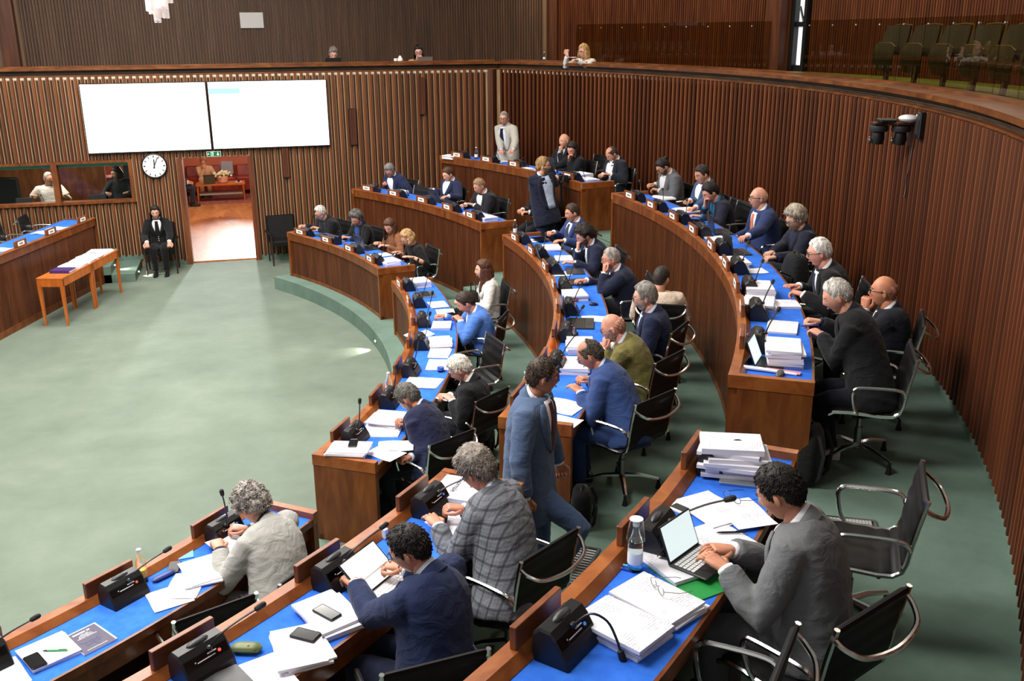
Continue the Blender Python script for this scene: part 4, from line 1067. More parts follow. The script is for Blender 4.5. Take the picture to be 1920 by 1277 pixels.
# ---- front row, middle desk
seated('woman with long auburn hair and white jacket sitting back with a black handbag', 1, 906, 506, 1.07, hip=1.13, female=True, pitch=4, yaw=-4, top='dcdad4', style='jacket', shirt='141416', hair=('full', '4c2a1c'), long=.26, skin='d3a58f', legs='101014', hands=(None, None), chairlabel='black swivel chair of the woman in the white jacket')
seated('man in a bright light blue jacket holding a phone and a pen', 1, 874, 568, 1.02, hip=.86, pitch=34, top='4d76c4', shirt='e3e7f2', hair=('full', '30231c'), skin='c9876c', hands=((853, 603, .10, GRIP), (823, 594, .05, GRIP)), chairturn=-20, chairlabel='black swivel chair of the man in the light blue jacket', vox=.013)
seated('white-haired man in a black suit reading his phone, front row', 1, 862, 692, 1.06, hip=.92, pitch=34, yaw=4, top='161619', shirt='e3e2de', hair=('full', 'd8d3c4'), glasses='2b2b2b', skin='cf9680', hands=((838, 758, .03, GRIP), (832, 750, .04, GRIP)), chairturn=-28, chairlabel='black swivel chair of the white-haired man reading his phone', vox=.012, near=True)
seated('man with grey-streaked hair and navy suit writing at the front row desk end', 1, 766, 746, 1.01, hip=.84, hipda=-1.8, pitch=48, yaw=-6, top='171c38', shirt='c9d0e2', hair=('full', '56524c'), beard='8b857c', skin='b97a60', hands=((768, 872, -.10, FIST), (754, 800, .04, GRIP)), chairturn=-30, chairlabel='black swivel chair of the man in navy at the front row desk end', vox=.012, near=True)
# ---- second row, middle desk
seated('brown-haired man in a blue jacket with tie, first at the second-row middle desk', 2, 1073, 399, 1.09, hip=.95, pitch=14, top='2c3a66', shirt='d8deea', tie='2a3150', hair=('short', '3d2c22'), skin='c88d72', hands=((1052, 456, .04), (1030, 440, .05, GRIP)), chairlabel='black swivel chair of the man in the blue jacket with tie')
seated('young man with curly dark hair and navy jacket pinching his nose', 2, 1096, 442, 1.06, hip=.88, pitch=30, top='171c33', shirt='dde2ec', hair=('curly', '241a15'), beard='2e211a', skin='c88e76', hands=((1068, 498, .03, TYPE), ('head', (.0, .12, -.05), GRIP, V((0, 0, 1)), V((-.8, 0, 0)))), chairlabel='black swivel chair of the young man with curly hair')
seated('grey-haired man with glasses resting his cheek on his hand, second row', 2, 1146, 485, 1.08, hip=.90, pitch=10, top='161c30', shirt='dbe1ee', hair=('crew', '8d8680'), glasses='6b5a50', skin='c98c74', hands=(('head', (-.055, .09, -.06), GRIP, V((0, 0, 1)), V((-.9, 0, 0))), (1088, 530, .03, TYPE)), chairlabel='black swivel chair of the man resting his cheek')
seated('heavy man with grey hair, beard and glasses in a navy suit leaning back', 2, 1209, 557, 1.13, hip=.98, pitch=10, top='161d38', shirt='bfcde4', tie='1c2440', hair=('full', '7d7872'), beard='8d8882', glasses='2a2524', skin='d09a86', hands=('lap', 'lap'), chairturn=-22, chairlabel='black swivel chair of the heavy bearded man in navy', vox=.014, sc=1.08)
seated('man in a beige shirt seen from behind, looking at the curved desk front', 2, 1240, 522, 1.08, hip=1.12, turn=-100, yaw=-25, pitch=6, top='cbb8a6', style='top', shirt=None, hair=('crew', '2b241f'), skin='bd8a70', hands=('lap', 'lap'), chairlabel='black swivel chair of the man in the beige shirt', vox=.014)
seated('bald man with beard and glasses in an olive jacket, hand at his cheek', 2, 1149, 614, 1.07, hip=.90, pitch=24, top='6a6336', shirt='c7cfdc', hair=('fringe', '8a6a58'), beard='8f8378', glasses='15151a', skin='cf8f78', hands=(('head', (.0, .11, -.09), FIST, V((0, 0, 1)), V((-.9, 0, 0))), (1136, 652, .04, GRIP)), chairturn=-28, chairlabel='black swivel chair of the man in the olive jacket', vox=.013, near=True)
seated('man with thinning dark hair in a bright blue suit writing, second row', 2, 1106, 665, 1.06, hip=.88, hipda=-1.0, pitch=32, yaw=4, top='2e4272', shirt='c9d4ea', hair=('thin', '4a4038'), glasses='26221f', skin='bd7f66', legs='273a66', hands=((1075, 742, .04, TYPE), (1092, 720, .05, GRIP)), chairturn=-30, chairlabel='black swivel chair of the man in the bright blue suit', vox=.012, near=True)
# ---- man walking in the aisle
zf_ = .50; hd = at(1018, 706, zf_+1.60); H_ = V((hd.x-.10, hd.y-.02, zf_+.86))
WALK = person('man in a blue-grey suit and maroon tie with blue glasses walking up the aisle', H_, hd, -32, yaw=26, pitch=6, zf=zf_, pose='stand', top='4a5b78', shirt='e9e6ee', tie='4a1424', hair=('short', '3a2c22'), glasses='3a3fa8', skin='b87c60', legs='46597a', near=True, vox=.011, bow=.03,
       hands=((H_+V((.30, .20, -.10)), FIST, V((.25, .0, -1)), V((.3, .9, 0))), (H_+V((-.10, -.27, -.12)), FIST, V((.1, .0, -1)), V((-.5, -.8, 0)))), 
       foot=(((H_.x+.10, H_.y+.06, zf_+.48), (H_.x+.10, H_.y+.06, zf_+.09)), ((H_.x+.30, H_.y-.22, zf_+.58), (H_.x+.14, H_.y-.20, zf_+.26))))
# ---- nearest three desks
seated('man with curly grey hair in a pale grey jacket reading a sheet, front row', 1, 474, 950, 1.05, hip=.82, hipda=-1.2, pitch=44, yaw=-8, top='a09f9a', shirt='2a2b30', hair=('curly', '8f8882'), skin='c68c76', legs='77766f', hands=((400, 1032, .06, GRIP), (446, 996, .08, GRIP)), chairlabel='black swivel chair of the man with curly grey hair', vox=.010, near=True, bow=.09)
seated('man with tousled grey hair in a grey checked jacket holding a phone', 2, 894, 884, 1.08, hip=.86, hipda=-1.6, pitch=36, yaw=-6, top='6d7078', plaid=48, shirt='c8cfe4', hair=('wild', '7d746b'), skin='c6866c', legs='1a1a1e', hands=((805, 990, .05, TYPE), (848, 962, .06, GRIP)), vox=.010, near=True, bow=.08)
seated('dark-haired man with glasses in a navy suit behind a white tablet', 2, 768, 1030, 1.11, hip=.92, hipda=-.6, pitch=26, yaw=22, top='1c2748', shirt='dfe4f2', hair=('short', '1d1613'), glasses='131316', skin='c98c72', legs='151b30', hands=((655, 1092, .06, GRIP), (742, 1066, .06, GRIP)), vox=.010, near=True)
seated('dark-haired man in a grey suit typing on a small tablet keyboard', 3, 1463, 924, 1.10, hip=.90, hipda=-.6, pitch=30, yaw=-2, top='66686b', shirt='eceaf0', tie='4a1f2a', hair=('short', '17130f'), skin='c08468', legs='55565a', hands=((1332, 1074, .055, TYPE), (1346, 1042, .055, TYPE)), vox=.010, near=True)
# ---- usher by the door, booth, lobby, gallery
q = at(291, 398, 1.14)
USHER = person('woman usher in black uniform sitting by the wall, left of the door', V((q.x+.02, q.y+.10, .47)), q, 268, pitch=16, yaw=4, zf=0, female=True, top='0f0f12', shirt='ececef', tie='111113', hair=('sleek', '120e0d'), long=.13, legs='0e0e11', skin='cf9a84', hands=((at(318, 461, .58), FIST, V((0, -.3, -1))), (at(276, 462, .58), FIST, V((0, -.3, -1)))), buttons=(.25, .32, .39), knee_f=.36)
q = at_y(91, 335, 1.15)
person('bearded man in a white T-shirt behind the booth window', V((q.x, q.y+.06, q.z-.62)), q, 285, yaw=30, pitch=4, zf=.45, pose='sit', top='d3ccc6', style='top', shirt=None, hair=('crew', '8a827a'), beard='a39a90', glasses='33302e', skin='c68c70', sleeve=.5, hands=((V((q.x+.3, q.y-.25, 1.28)), FLAT), (V((q.x-.32, q.y-.25, 1.28)), FLAT)))
q = at_y(218, 325, 1.2)
person('person in dark clothes wearing a headset behind the booth window', V((q.x, q.y+.06, q.z-.60)), q, 285, yaw=-70, pitch=14, zf=.45, pose='sit', female=True, top='2a2c33', style='top', shirt=None, hair=('full', '2a2220'), long=.1, skin='b98a72', hands=((V((q.x+.2, q.y-.3, 1.26)), FLAT), (V((q.x-.2, q.y-.3, 1.26)), GRIP)))
q = at_y(382, 312, 8.35)
person('woman in a cream blouse sitting on the red sofa in the lobby', V((q.x+.02, q.y+.15, .44)), V((q.x, q.y, .93)), 268, pitch=18, yaw=6, zf=0, female=True, top='e0b890', style='top', shirt=None, hair=('full', 'a0764e'), skin='d59c7c', legs='c9a184', hands=(None, ('head', (.0, .11, -.06), GRIP, V((0, 0, 1)), V((0, -1, 0)))))
for lab, x, y, ty, kw in (('person with grey hair in dark green behind a laptop on the gallery', 625, 101, .55, dict(top='2b3020', hair=('full', '6d6660'), pitch=30, shirt='d8d2cc', style='jacket')),
                          ('dark-haired woman with glasses leaning on her hand at the gallery rail', 785, 98, .5, dict(top='c9a088', hair=('full', '15100e'), long=.12, pitch=12, yaw=-10, style='top', shirt=None, glasses='3a1f1c'))):
    q = at_y(x, y, ty); q = V((q.x, q.y, q.z))
    hh = (None, None) if x < 700 else (None, ('head', (-.02, .115, -.07), GRIP, V((.2, 0, 1)), V((0, -1, 0))))
    person(lab, V((q.x, q.y+.12, q.z-.62)), q, 270, zf=3.13, pose='none', female=True, skin='cf9c88', hands=hh, **kw)
q = at(1094, 97, 3.895)
GALW = person('blonde woman in a white shirt holding papers at the gallery rail', V((q.x+.10, q.y+.08, q.z-.52)), q, 215, zf=3.13, pose='none', yaw=-12, pitch=8, female=True, top='e8e6e2', style='top', shirt=None, hair=('full', 'b08a58'), long=.10, glasses='4a2a22', skin='d5a089', hands=((at(1078, 113, 3.76), GRIP), (at(1062, 97, 3.90), FIST, V((-.2, 0, 1)), V((-.7, -.5, 0)))))
# ================================================================== things on the desks
def spot(px, py, row, up=0.0):
    q = at(px, py, dz(row)+up); r, a = polar(q); return V((q.x, q.y, dz(row))), rot_at(a)
PAPER_OFF = [0]
def stack(label, px, py, row, h, rot=0, n=3, w=.21, l=.297, jit=1.0, base=0.0, pos=None, group=None, mat='paper'):
    """a pile of documents: each bundle is a part"""
    w *= 1.1; l *= 1.1; h *= 1.3 if n > 2 else 1.1
    q, rz = pos if pos else spot(px, py, row, h+base)
    PAPER_OFF[0] += 1; rnd = random.Random(PAPER_OFF[0]*13)
    root = empty('document_stack' if n > 1 else 'document', (q.x, q.y, q.z+base), rz+R_(rot), label, 'papers', group)
    z = 0.0
    for i in range(n):
        t = h/n*(.8+.4*rnd.random()) if i < n-1 else max(.002, h-z)
        b = MB(); a = R_(rnd.uniform(-4, 4)*jit) if i else 0; dx, dy = (rnd.uniform(-.012, .012)*jit, rnd.uniform(-.012, .012)*jit) if i else (0, 0)
        rot_m = Matrix.Rotation(a, 3, 'Z')
        b.box((dx, dy, z+t/2), (w, l, t-.0008), 0, rot_m)
        b.build('bundle', M[mat] if i == n-1 else M['blank'], root); z += t
    return root
def sheet(label, px, py, row, rot=0, w=.21, l=.297, base=.001, curl=.006, pos=None, group=None, mat='paper'):
    q, rz = pos if pos else spot(px, py, row, base+.003)
    b = MB(); n = 6; rings = []
    for i in range(n+1):
        t = i/n-.5; z = curl*(math.sin(t*4+1)**2)
        rings.append([V((-w/2, t*l, z)), V((w/2, t*l, z)), V((w/2, t*l, z+.0015)), V((-w/2, t*l, z+.0015))])
    b.loft(rings); o = b.build('paper_sheet', M[mat]); o.location = (q.x, q.y, q.z+base); o.rotation_euler = (0, 0, rz+R_(rot))
    return tag(o, label, 'paper', group)
def laptop(label, px, py, row, rot=0, w=.31, d=.215, tilt=105, body='darkgrey', scr='blackgloss', base=0, keys='black', pos=None):
    q, rz = pos if pos else spot(px, py, row, base)
    root = empty('laptop', (q.x, q.y, q.z+base), rz+R_(rot), label, 'laptop')
    b = MB(); b.box((0, 0, .008), (w, d, .016), bev=.005); ba = b.build('base', M[body], root)
    b = MB()
    for i in range(5):
        for j in range(13): b.box((-w*.42+j*w*.07, d*.30-i*d*.105, .0172), (w*.058, d*.08, .0025))
    o = b.build('keyboard', M[keys], root); o['kind'] = 'stuff'
    b = MB(); b.box((0, -d*.33, .0165), (w*.3, d*.22, .001)); b.build('touchpad', M['steel' if body == 'silver' else 'black'], root)
    R3 = Matrix.Rotation(-R_(tilt-90), 3, 'X'); hy = d/2
    b = MB(); b.box(V((0, hy, .014))+R3 @ V((0, 0, d*.48)), (w, .008, d*.96), 0, R3 @ Matrix.Identity(3)); lid = b.build('lid', M[body], root)
    b = MB(); b.box(V((0, hy, .014))+R3 @ V((0, -.0055, d*.49)), (w*.94, .003, d*.85), 0, R3); b.build('display', M[scr], lid)
    return root
def phone(label, px, py, row, base=0, rot=0, w=.073, l=.15, scr='blackgloss', case='black', pos=None):
    q, rz = pos if pos else spot(px, py, row, base)
    root = empty('phone', (q.x, q.y, q.z+base), rz+R_(rot), label, 'phone')
    b = MB(); b.box((0, 0, .0045), (w, l, .009), bev=.006); b.build('case', M[case], root)
    b = MB(); b.box((0, 0, .0095), (w*.9, l*.93, .001), bev=.004); b.build('glass', M[scr], root)
    return root
def bottle(label, px, py, row, base=0, h=.25, cap='white', label_col='dfe6ee', cup=False, pos=None, glass=None, r=.034):
    q, rz = pos if pos else spot(px, py, row, 0)
    root = empty('water_bottle', (q.x, q.y, q.z+base), rz, label, 'bottle')
    pr = [(r*.9, 0), (r, .006), (r, h*.52), (r*.92, h*.60), (r*.5, h*.78), (r*.40, h*.86), (r*.40, h*.93)]
    b = MB(); b.lathe((0, 0, 0), pr, 16); b.build('glass', glass or M['bottleglass'], root, True)
    b = MB(); b.lathe((0, 0, 0), [(r*1.01, h*.16), (r*1.015, h*.17), (r*1.015, h*.38), (r*1.01, h*.39)], 16); b.build('paper_label', plain('label_'+label_col, label_col, .6), root, True)
    b = MB(); b.lathe((0, 0, 0), [(r*.45, h*.92), (r*.46, h*.93), (r*.46, h*.985), (r*.3, h)], 12); b.build('cap', M[cap], root, True)
    if cup:
        b = MB(); b.lathe((0, 0, 0), [(r*1.25, h*.62), (r*1.27, h*.63), (r*.9, h*1.06), (r*.86, h*1.06), (r*1.18, h*.63)], 16); b.build('upturned_cup', M['bottleglass'], root, True)
        b = MB(); b.lathe((0, 0, 0), [(r*.88, h*1.04), (r*.9, h*1.06), (r*.2, h*1.065)], 16); b.build('cup_base', M['white'], root, True)
    return root
def pen(label, px, py, row, base=0, rot=0, col='101014', l=.14, pos=None, tip='101014'):
    q, rz = pos if pos else spot(px, py, row, base)
    root = empty('pen', (q.x, q.y, q.z+base), rz+R_(rot), label, 'pen')
    b = MB(); b.tube([(0, -l/2, .006), (0, l*.3, .006)], .0052, 8); b.build('barrel', plain('pen_'+col, col, .35), root, True)
    b = MB(); b.tube([(0, l*.3, .006), (0, l*.42, .006), (0, l*.5, .004)], [.0052, .004, .001], 8); b.build('tip', plain('pen_'+tip, tip, .35), root, True)
    b = MB(); b.box((0, -l*.32, .0125), (.003, l*.3, .002)); b.build('clip', plain('pen_'+tip, tip, .35), root)
    return root
def spectacles(label, px, py, row, base=0, rot=0, col='4a4a4c', pos=None):
    q, rz = pos if pos else spot(px, py, row, base)
    root = empty('spectacles', (q.x, q.y, q.z+base), rz+R_(rot), label, 'glasses')
    b = MB(); mt = plain('frame_'+col, col, .3, .5)
    for s in (-1, 1): b.tube([(s*.034+.026*math.cos(t), 0, .022+.019*math.sin(t)) for t in [2*PI*i/14 for i in range(15)]], .0017, 5)
    b.tube([(-.010, 0, .025), (0, -.004, .029), (.010, 0, .025)], .0017, 5); b.build('rims', mt, root, True)
    for s in (-1, 1):
        b = MB(); b.tube([(s*.06, 0, .030), (s*.066, .07, .012), (s*.062, .12, .006), (s*.052, .14, .003)], .0016, 5); b.build('temple', mt, root, True)
    return root
def tablet_stand(label, px, py, row, rot, w, l, tilt, base, keysmat, scr, body='darkgrey', kd=.2):
    q, rz = spot(px, py, row, base)
    root = empty('tablet_with_keyboard', (q.x, q.y, q.z+base), rz+R_(rot), label, 'tablet')
    b = MB(); b.box((0, -kd*.1, .005), (w, kd, .01), bev=.006); b.build('keyboard_base', M[body], root)
    b = MB()
    for i in range(5):
        for j in range(12): b.box((-w*.42+j*w*.0765, kd*.22-i*kd*.105, .0115), (w*.062, kd*.082, .003))
    o = b.build('keyboard', M[keysmat], root); o['kind'] = 'stuff'
    R3 = Matrix.Rotation(-R_(tilt-90), 3, 'X'); hy = kd*.36
    b = MB(); b.box(V((0, hy, .012))+R3 @ V((0, 0, l*.5)), (w, .009, l), 0, R3); s_ = b.build('tablet', M['black'], root)
    b = MB(); b.box(V((0, hy, .012))+R3 @ V((0, -.0055, l*.5)), (w*.94, .002, l*.92), 0, R3); b.build('display', scr, s_)
    R2 = Matrix.Rotation(R_(tilt-150), 3, 'X')
    b = MB(); b.box(V((0, hy+.055, .05)), (w*.8, .004, .10), 0, Matrix.Rotation(R_(30), 3, 'X')); b.build('stand_flap', M[body], root)
    return root
def soft_case(label, name, px, py, row, size, col, rot=0, base=0, cat='case', stud=None):
    q, rz = spot(px, py, row, base+size[2]/2)
    root = empty(name, (q.x, q.y, q.z+base), rz+R_(rot), label, cat)
    b = MB(); x, y, z = size; rings = []
    for i in range(9):
        t = -1+2*i/8; k = (1-abs(t)**4)**.5 if abs(t) < 1 else .12; k = max(k, .25)
        rings.append([V((t*x/2, y/2*k*math.cos(u), z/2+z/2*k*math.sin(u))) for u in [2*PI*j/12 for j in range(12)]])
    b.loft(rings); b.build('body', plain('case_'+col, col, .45), root, True)
    b = MB(); b.tube([(-x*.46, -y*.46, z*.55), (0, -y*.5, z*.55), (x*.46, -y*.46, z*.55)], .002, 5); b.build('seam', plain('case_'+mul(col, .6), mul(col, .6), .5), root)
    if stud: 
        b = MB(); b.ball((x*.1, -y*.2, z*.97), .005, 8, 5); b.build('stud', plain('brass', 'c9a544', .3, .9), root, True)
    return root
def flatbox(label, name, cat, px, py, row, size, mat, rot=0, base=0, detail=None):
    q, rz = spot(px, py, row, base+size[2])
    root = empty(name, (q.x, q.y, q.z+base), rz+R_(rot), label, cat)
    b = MB(); b.box((0, 0, size[2]/2), size, bev=min(.006, size[2]*.4)); b.build('body', mat, root)
    if detail: detail(root, size)
    return root
def words(parent, text, size, loc, rz, mat, name='lettering', rx=0):
    c = bpy.data.curves.new(name, 'FONT'); c.body = text; c.size = size; c.align_x = 'CENTER'; c.align_y = 'CENTER'; c.extrude = .0004
    o = bpy.data.objects.new(name, c); COL.objects.link(o); o.parent = parent; o.location = loc; o.rotation_euler = (rx, 0, rz); c.materials.append(mat)
    return o
# ---------------- back row, near desk
stack('tall untidy stack of documents at the start of the near back-row desk', 1376, 830, 3, .125, 12, 7, jit=2.2, base=.018)
flatbox('flat grey laptop lying under the tall untidy stack of documents', 'closed_laptop', 'laptop', 1392, 884, 3, (.32, .23, .018), M['silver'], 10)
stack('loose documents with spectacles on top, beside the grey-suited man', 1340, 952, 3, .012, -28, 2, jit=3)
sheet('large sheet slid out under the spectacles before the grey-suited man', 1395, 962, 3, -48, base=.013)
spectacles('dark-framed spectacles on the loose documents before the grey-suited man', 1372, 940, 3, .024, -120, '46423e')
stack('documents with a black pen beside the small tablet', 1358, 1010, 3, .008, -30, 2, jit=2)
pen('black ballpoint pen on the documents beside the small tablet', 1370, 1000, 3, .010, 30)
def calc(root, s):
    b = MB(); b.box((0, s[1]*.05, s[2]+.0005), (s[0]*.7, s[1]*.6, .001)); b.build('screen', M['darkgrey'], root)
    b = MB()
    for i in range(4): b.box((-s[0]*.24+i*s[0]*.16, -s[1]*.36, s[2]+.001), (s[0]*.1, s[1]*.08, .002))
    o = b.build('buttons', M['ink'], root); o['kind'] = 'stuff'
flatbox('white handheld device between the microphone and the small tablet', 'handheld_device', 'device', 1276, 952, 3, (.075, .13, .014), M['white'], -20, 0, calc)
flatbox('green cardboard folder under the small tablet keyboard', 'folder', 'folder', 1298, 1080, 3, (.24, .33, .006), plain('folder_green', '1a8a3c', .6), -30)
stack('white documents lying on the green folder', 1262, 1048, 3, .016, -30, 2, base=.007, jit=.6)
tablet_stand('small tablet with glowing screen on a black keyboard, before the grey-suited man', 1308, 1052, 3, -12, .245, .17, 112, .026, 'white', M['tabscreen'])
bottle('clear glass water bottle wearing an upturned cup', 1190, 1068, 3, h=.24, cup=True)
pen('blue pen beside the bottle with the upturned cup', 1158, 1066, 3, 0, 2, '1d3fb0', tip='1d3fb0')
pen('cyan highlighter beside the bottle with the upturned cup', 1170, 1062, 3, 0, 6, '4fc3d8', tip='4fc3d8')
stack('thick stack of documents at the bottom right desk, without spectacles', 1168, 1160, 3, .05, -12, 5, jit=1.6)
stack('thinner stack of documents with thin wire spectacles on top', 1236, 1118, 3, .035, -18, 4, jit=1.2)
spectacles('thin wire spectacles on the thinner stack at the bottom right desk', 1232, 1108, 3, .048, -130, '8a8a8a')
# ---------------- second row, near desk
NP = stack('newspaper on top of a pile of documents beside the man in the checked jacket', 872, 916, 2, .05, 8, 4, w=.28, l=.34, jit=.7)
words(NP, 'Giornale', .055, (.03, .06, .0662), PI, M['ink'], 'headline')
stack('documents under the hands of the man in the checked jacket', 855, 985, 2, .012, -25, 2, jit=1.5)
phone('black phone held by the man in the checked jacket', 828, 972, 2, .05, -62)
b = MB(); q, rz = spot(722, 1000, 2, .03); root = empty('charger', q, rz, 'white charger with cable on the second-row near desk', 'charger')
b.box((0, 0, .03), (.03, .03, .06), bev=.004); b.build('plug', M['white'], root)
b = MB(); b.tube([(0, 0, .06), (0, .01, .09), (.01, .03, .08), (.02, .05, .01), (.05, .1, .004), (.12, .12, .004)], .002, 5); b.build('cable', M['white'], root, True)
tablet_stand('large tablet with blank white screen on a white keyboard', 738, 1106, 2, 2, .30, .215, 138, .004, 'white', plain('tablet_blank', 'ffffff', .2, emit='ffffff', es=.85), 'white', .22)
stack('thick documents under a phone, beside the large white tablet', 622, 1146, 2, .035, -22, 4, jit=1.5)
phone('black phone on the documents nearest the large white tablet', 613, 1150, 2, .047, -6)
stack('pile of documents under a phone, further left along the second-row near desk', 563, 1208, 2, .028, -30, 3, jit=1.6)
phone('black phone on the pile of documents left of the white tablet', 573, 1192, 2, .038, 12, .08, .14)
soft_case('olive green spectacle case with brass stud', 'spectacle_case', 462, 1214, 2, (.15, .075, .045), '5a6434', -58, stud=True)
sheet('blank white sheet at the bottom edge beside the olive case', 500, 1266, 2, -20, mat='blank')
LT = flatbox('black closed laptop with white lettering at the bottom edge', 'closed_laptop', 'laptop', 405, 1290, 2, (.30, .21, .018), M['darkgrey'], -12)
# ---------------- front row, near desk
stack('documents under the arm of the man with curly grey hair', 380, 1068, 1, .02, -30, 3, jit=2)
sheet('lilac sheet held up by the man with curly grey hair', 430, 1022, 1, -20, base=.05, mat='blank')
flatbox('black calculator with grey keys on the front-row near desk', 'calculator', 'calculator', 326, 1062, 1, (.075, .14, .016), M['darkgrey'], -50, 0, calc)
flatbox('light blue notepad beside the calculator', 'notepad', 'notepad', 348, 1038, 1, (.10, .12, .008), plain('notepad_blue', '5da4d8', .6), -40)
soft_case('navy blue slim spectacle case beside the calculator', 'spectacle_case', 306, 1080, 1, (.16, .05, .03), '23347e', -8)
bottle('glass bottle of water with orange label on the front-row near desk', 268, 1090, 1, h=.235, label_col='e0a83a')
sheet('large blank sheet in front of the empty seat of the front row', 318, 1120, 1, -25, w=.24, l=.25, mat='blank')
sheet('white sheet partly under the large blank sheet', 348, 1098, 1, -58, base=.003)
stack('open document with a green pen and a black phone at bottom left', 92, 1218, 1, .022, -10, 2, w=.24, l=.24, jit=.8)
q, rz = spot(168, 1196, 1, .014)
BK = empty('booklet', (q.x, q.y, q.z), rz-R_(4), 'dark purple booklet with white title and blue line drawing', 'booklet')
b = MB(); b.box((0, 0, .006), (.20, .25, .012)); b.build('pages', M['blank'], BK)
b = MB(); b.box((-.004, -.004, .013), (.188, .238, .002)); b.build('cover', plain('cover_purple', '22123f', .45), BK)
for i, (t, y, s) in enumerate((('DEFR 2027', .062, .0115), ('DOCUMENTO', .050, .0115), ('DI ECONOMIA E', .038, .0115), ('FINANZA REGIONALE', .026, .0115))):
    words(BK, t, s, (.0, y, .0145), 0, M['white'], 'title')
b = MB(); b.box((-.02, .085, .0145), (.075, .012, .001)); b.box((.035, .085, .0145), (.018, .012, .001)); b.build('title_bar', M['white'], BK)
b = MB(); rnd = random.Random(3); bl = plain('drawing_blue', '3f5fb0', .5)
for (x0, y0, x1, y1) in [(-.05, -.03, .04, -.03), (-.05, -.06, .03, -.06), (-.04, -.02, -.04, -.075), (0, -.01, 0, -.08), (.03, -.02, .03, -.07), (.03, -.02, .06, .0), (-.05, -.03, -.065, -.01), (-.02, -.045, .05, -.045), (.0, -.08, .02, -.09)]:
    b.tube([(x0, y0, .0145), (x1, y1, .0145)], .0006, 4)
o = b.build('line_drawing', bl, BK); o['kind'] = 'stuff'
b = MB(); b.box((-.01, -.107, .0145), (.12, .003, .001)); b.build('footer', M['white'], BK)
pen('green and black pen lying on the open document', 103, 1221, 1, .024, 38, '35b060')
phone('black phone at the lower left corner of the open document', 66, 1241, 1, .024, -8, .085, .15)
sheet('white sheet cut by the left bottom corner of the picture', 6, 1268, 1, -10)
# ---------------- front row, middle desk
stack('pile of documents under a phone at the near end of the front-row desk', 654, 838, 1, .03, 10, 4, jit=1.4, base=.049)
phone('black phone on the pile at the near end of the front-row desk', 662, 832, 1, .089, -70)
sheet('white sheet next to the pile with the phone at the desk end', 722, 850, 1, -18)
sheet('white sheet hanging near the desk edge beside the man writing', 742, 836, 1, 20, base=.004)
stack('sheets under the pen of the man with grey-streaked hair', 715, 808, 1, .010, 12, 2)
stack('tall pile with a purple folder in it, before the man with grey-streaked hair', 728, 780, 1, .06, -8, 5, jit=2.5)
pen('black pen in the hand of the man with grey-streaked hair', 752, 793, 1, .05, 40)
bottle('clear water bottle by the console before the man with grey-streaked hair', 730, 742, 1, h=.24)
stack('newspaper and papers before the front-row white-haired man', 795, 716, 1, .012, -6, 2, w=.26, l=.30, jit=2)
phone('pale phone in the hands of the front-row white-haired man', 832, 748, 1, .06, -25, scr='tabscreen', case='white')
q, rz = spot(826, 690, 1, .04); root = empty('tumbler', q, rz, 'short glass tumbler with blue and red print', 'glass')
b = MB(); b.lathe((0, 0, 0), [(.030, 0), (.034, .01), (.036, .085), (.033, .085), (.031, .012)], 14); b.build('glass', M['bottleglass'], root, True)
b = MB(); b.lathe((0, 0, 0), [(.0355, .02), (.0365, .05)], 14); b.build('print', plain('print_blue', '4a6ac0', .5), root, True)
stack('flat documents behind the tumbler', 822, 683, 1, .012, 4, 2, w=.30, l=.2)
stack('documents further from the tumbler, by the gooseneck microphone', 825, 661, 1, .012, -4, 2, w=.28, l=.2)
stack('thick neat stack before the empty quilted chair of the front row', 826, 638, 1, .04, 6, 4, w=.28, l=.22)
sheet('curled white sheet in front of the thick neat stack', 786, 628, 1, 30, curl=.02)
stack('documents under the elbow of the man in light blue', 828, 608, 1, .025, -6, 3, w=.26, l=.2)
stack('open document under the pen of the man in light blue', 836, 585, 1, .012, 0, 2, w=.26, l=.2)
laptop('open silver laptop at the far end of the front-row middle desk', 800, 553, 1, 0, .30, .21, 112, 'silver', 'black', keys='black')
stack('thick stack of documents behind the silver laptop', 788, 524, 1, .065, 4, 4, w=.27, l=.21)
phone('phone held up by the man in light blue', 850, 590, 1, .12, -60)
stack('white documents between the silver laptop and the man in light blue', 822, 570, 1, .014, 5, 2, w=.26, l=.2)
# ---------------- second row, middle desk
bottle('plastic water bottle at the far end of the second-row middle desk', 966, 440, 2, h=.22, label_col='cfd8e8', r=.03)
sheet('white sheet at the far end of the second-row middle desk', 988, 452, 2, 5)
flatbox('black tablet held by the brown-haired man in blue', 'tablet', 'tablet', 1013, 447, 2, (.25, .18, .009), M['blackgloss'], 12, .03)
stack('documents under the hand of the brown-haired man in blue', 1035, 462, 2, .03, -4, 3, w=.26, l=.2)
laptop('open laptop with pale blue screen facing the curly-haired young man', 1024, 487, 2, 0, .30, .21, 110, 'darkgrey', 'tabscreen')
stack('documents beside the laptop of the curly-haired young man', 1058, 483, 2, .02, -6, 2, w=.26, l=.2)
flatbox('grey folder before the man resting his cheek', 'folder', 'folder', 1078, 508, 2, (.3, .22, .012), M['darkgrey'], -5)
sheet('white sheet by the grey folder', 1046, 514, 2, 12)
laptop('black laptop under the hand of the man resting his cheek', 1082, 530, 2, 0, .28, .2, 118, 'darkgrey')
stack('stack of printed documents behind the red pouch', 1078, 548, 2, .05, 6, 4, w=.28, l=.22)
soft_case('red pouch lying on the green folder', 'pouch', 1076, 560, 2, (.16, .07, .04), 'a03038', 15, cat='pouch')
flatbox('dark green folder beneath the red pouch', 'folder', 'folder', 1068, 573, 2, (.2, .16, .01), plain('folder_darkgreen', '2a5a34', .6), 5)
q, rz = spot(1113, 569, 2, .02); root = empty('computer_mouse', q, rz, 'black computer mouse beside the red pouch', 'mouse')
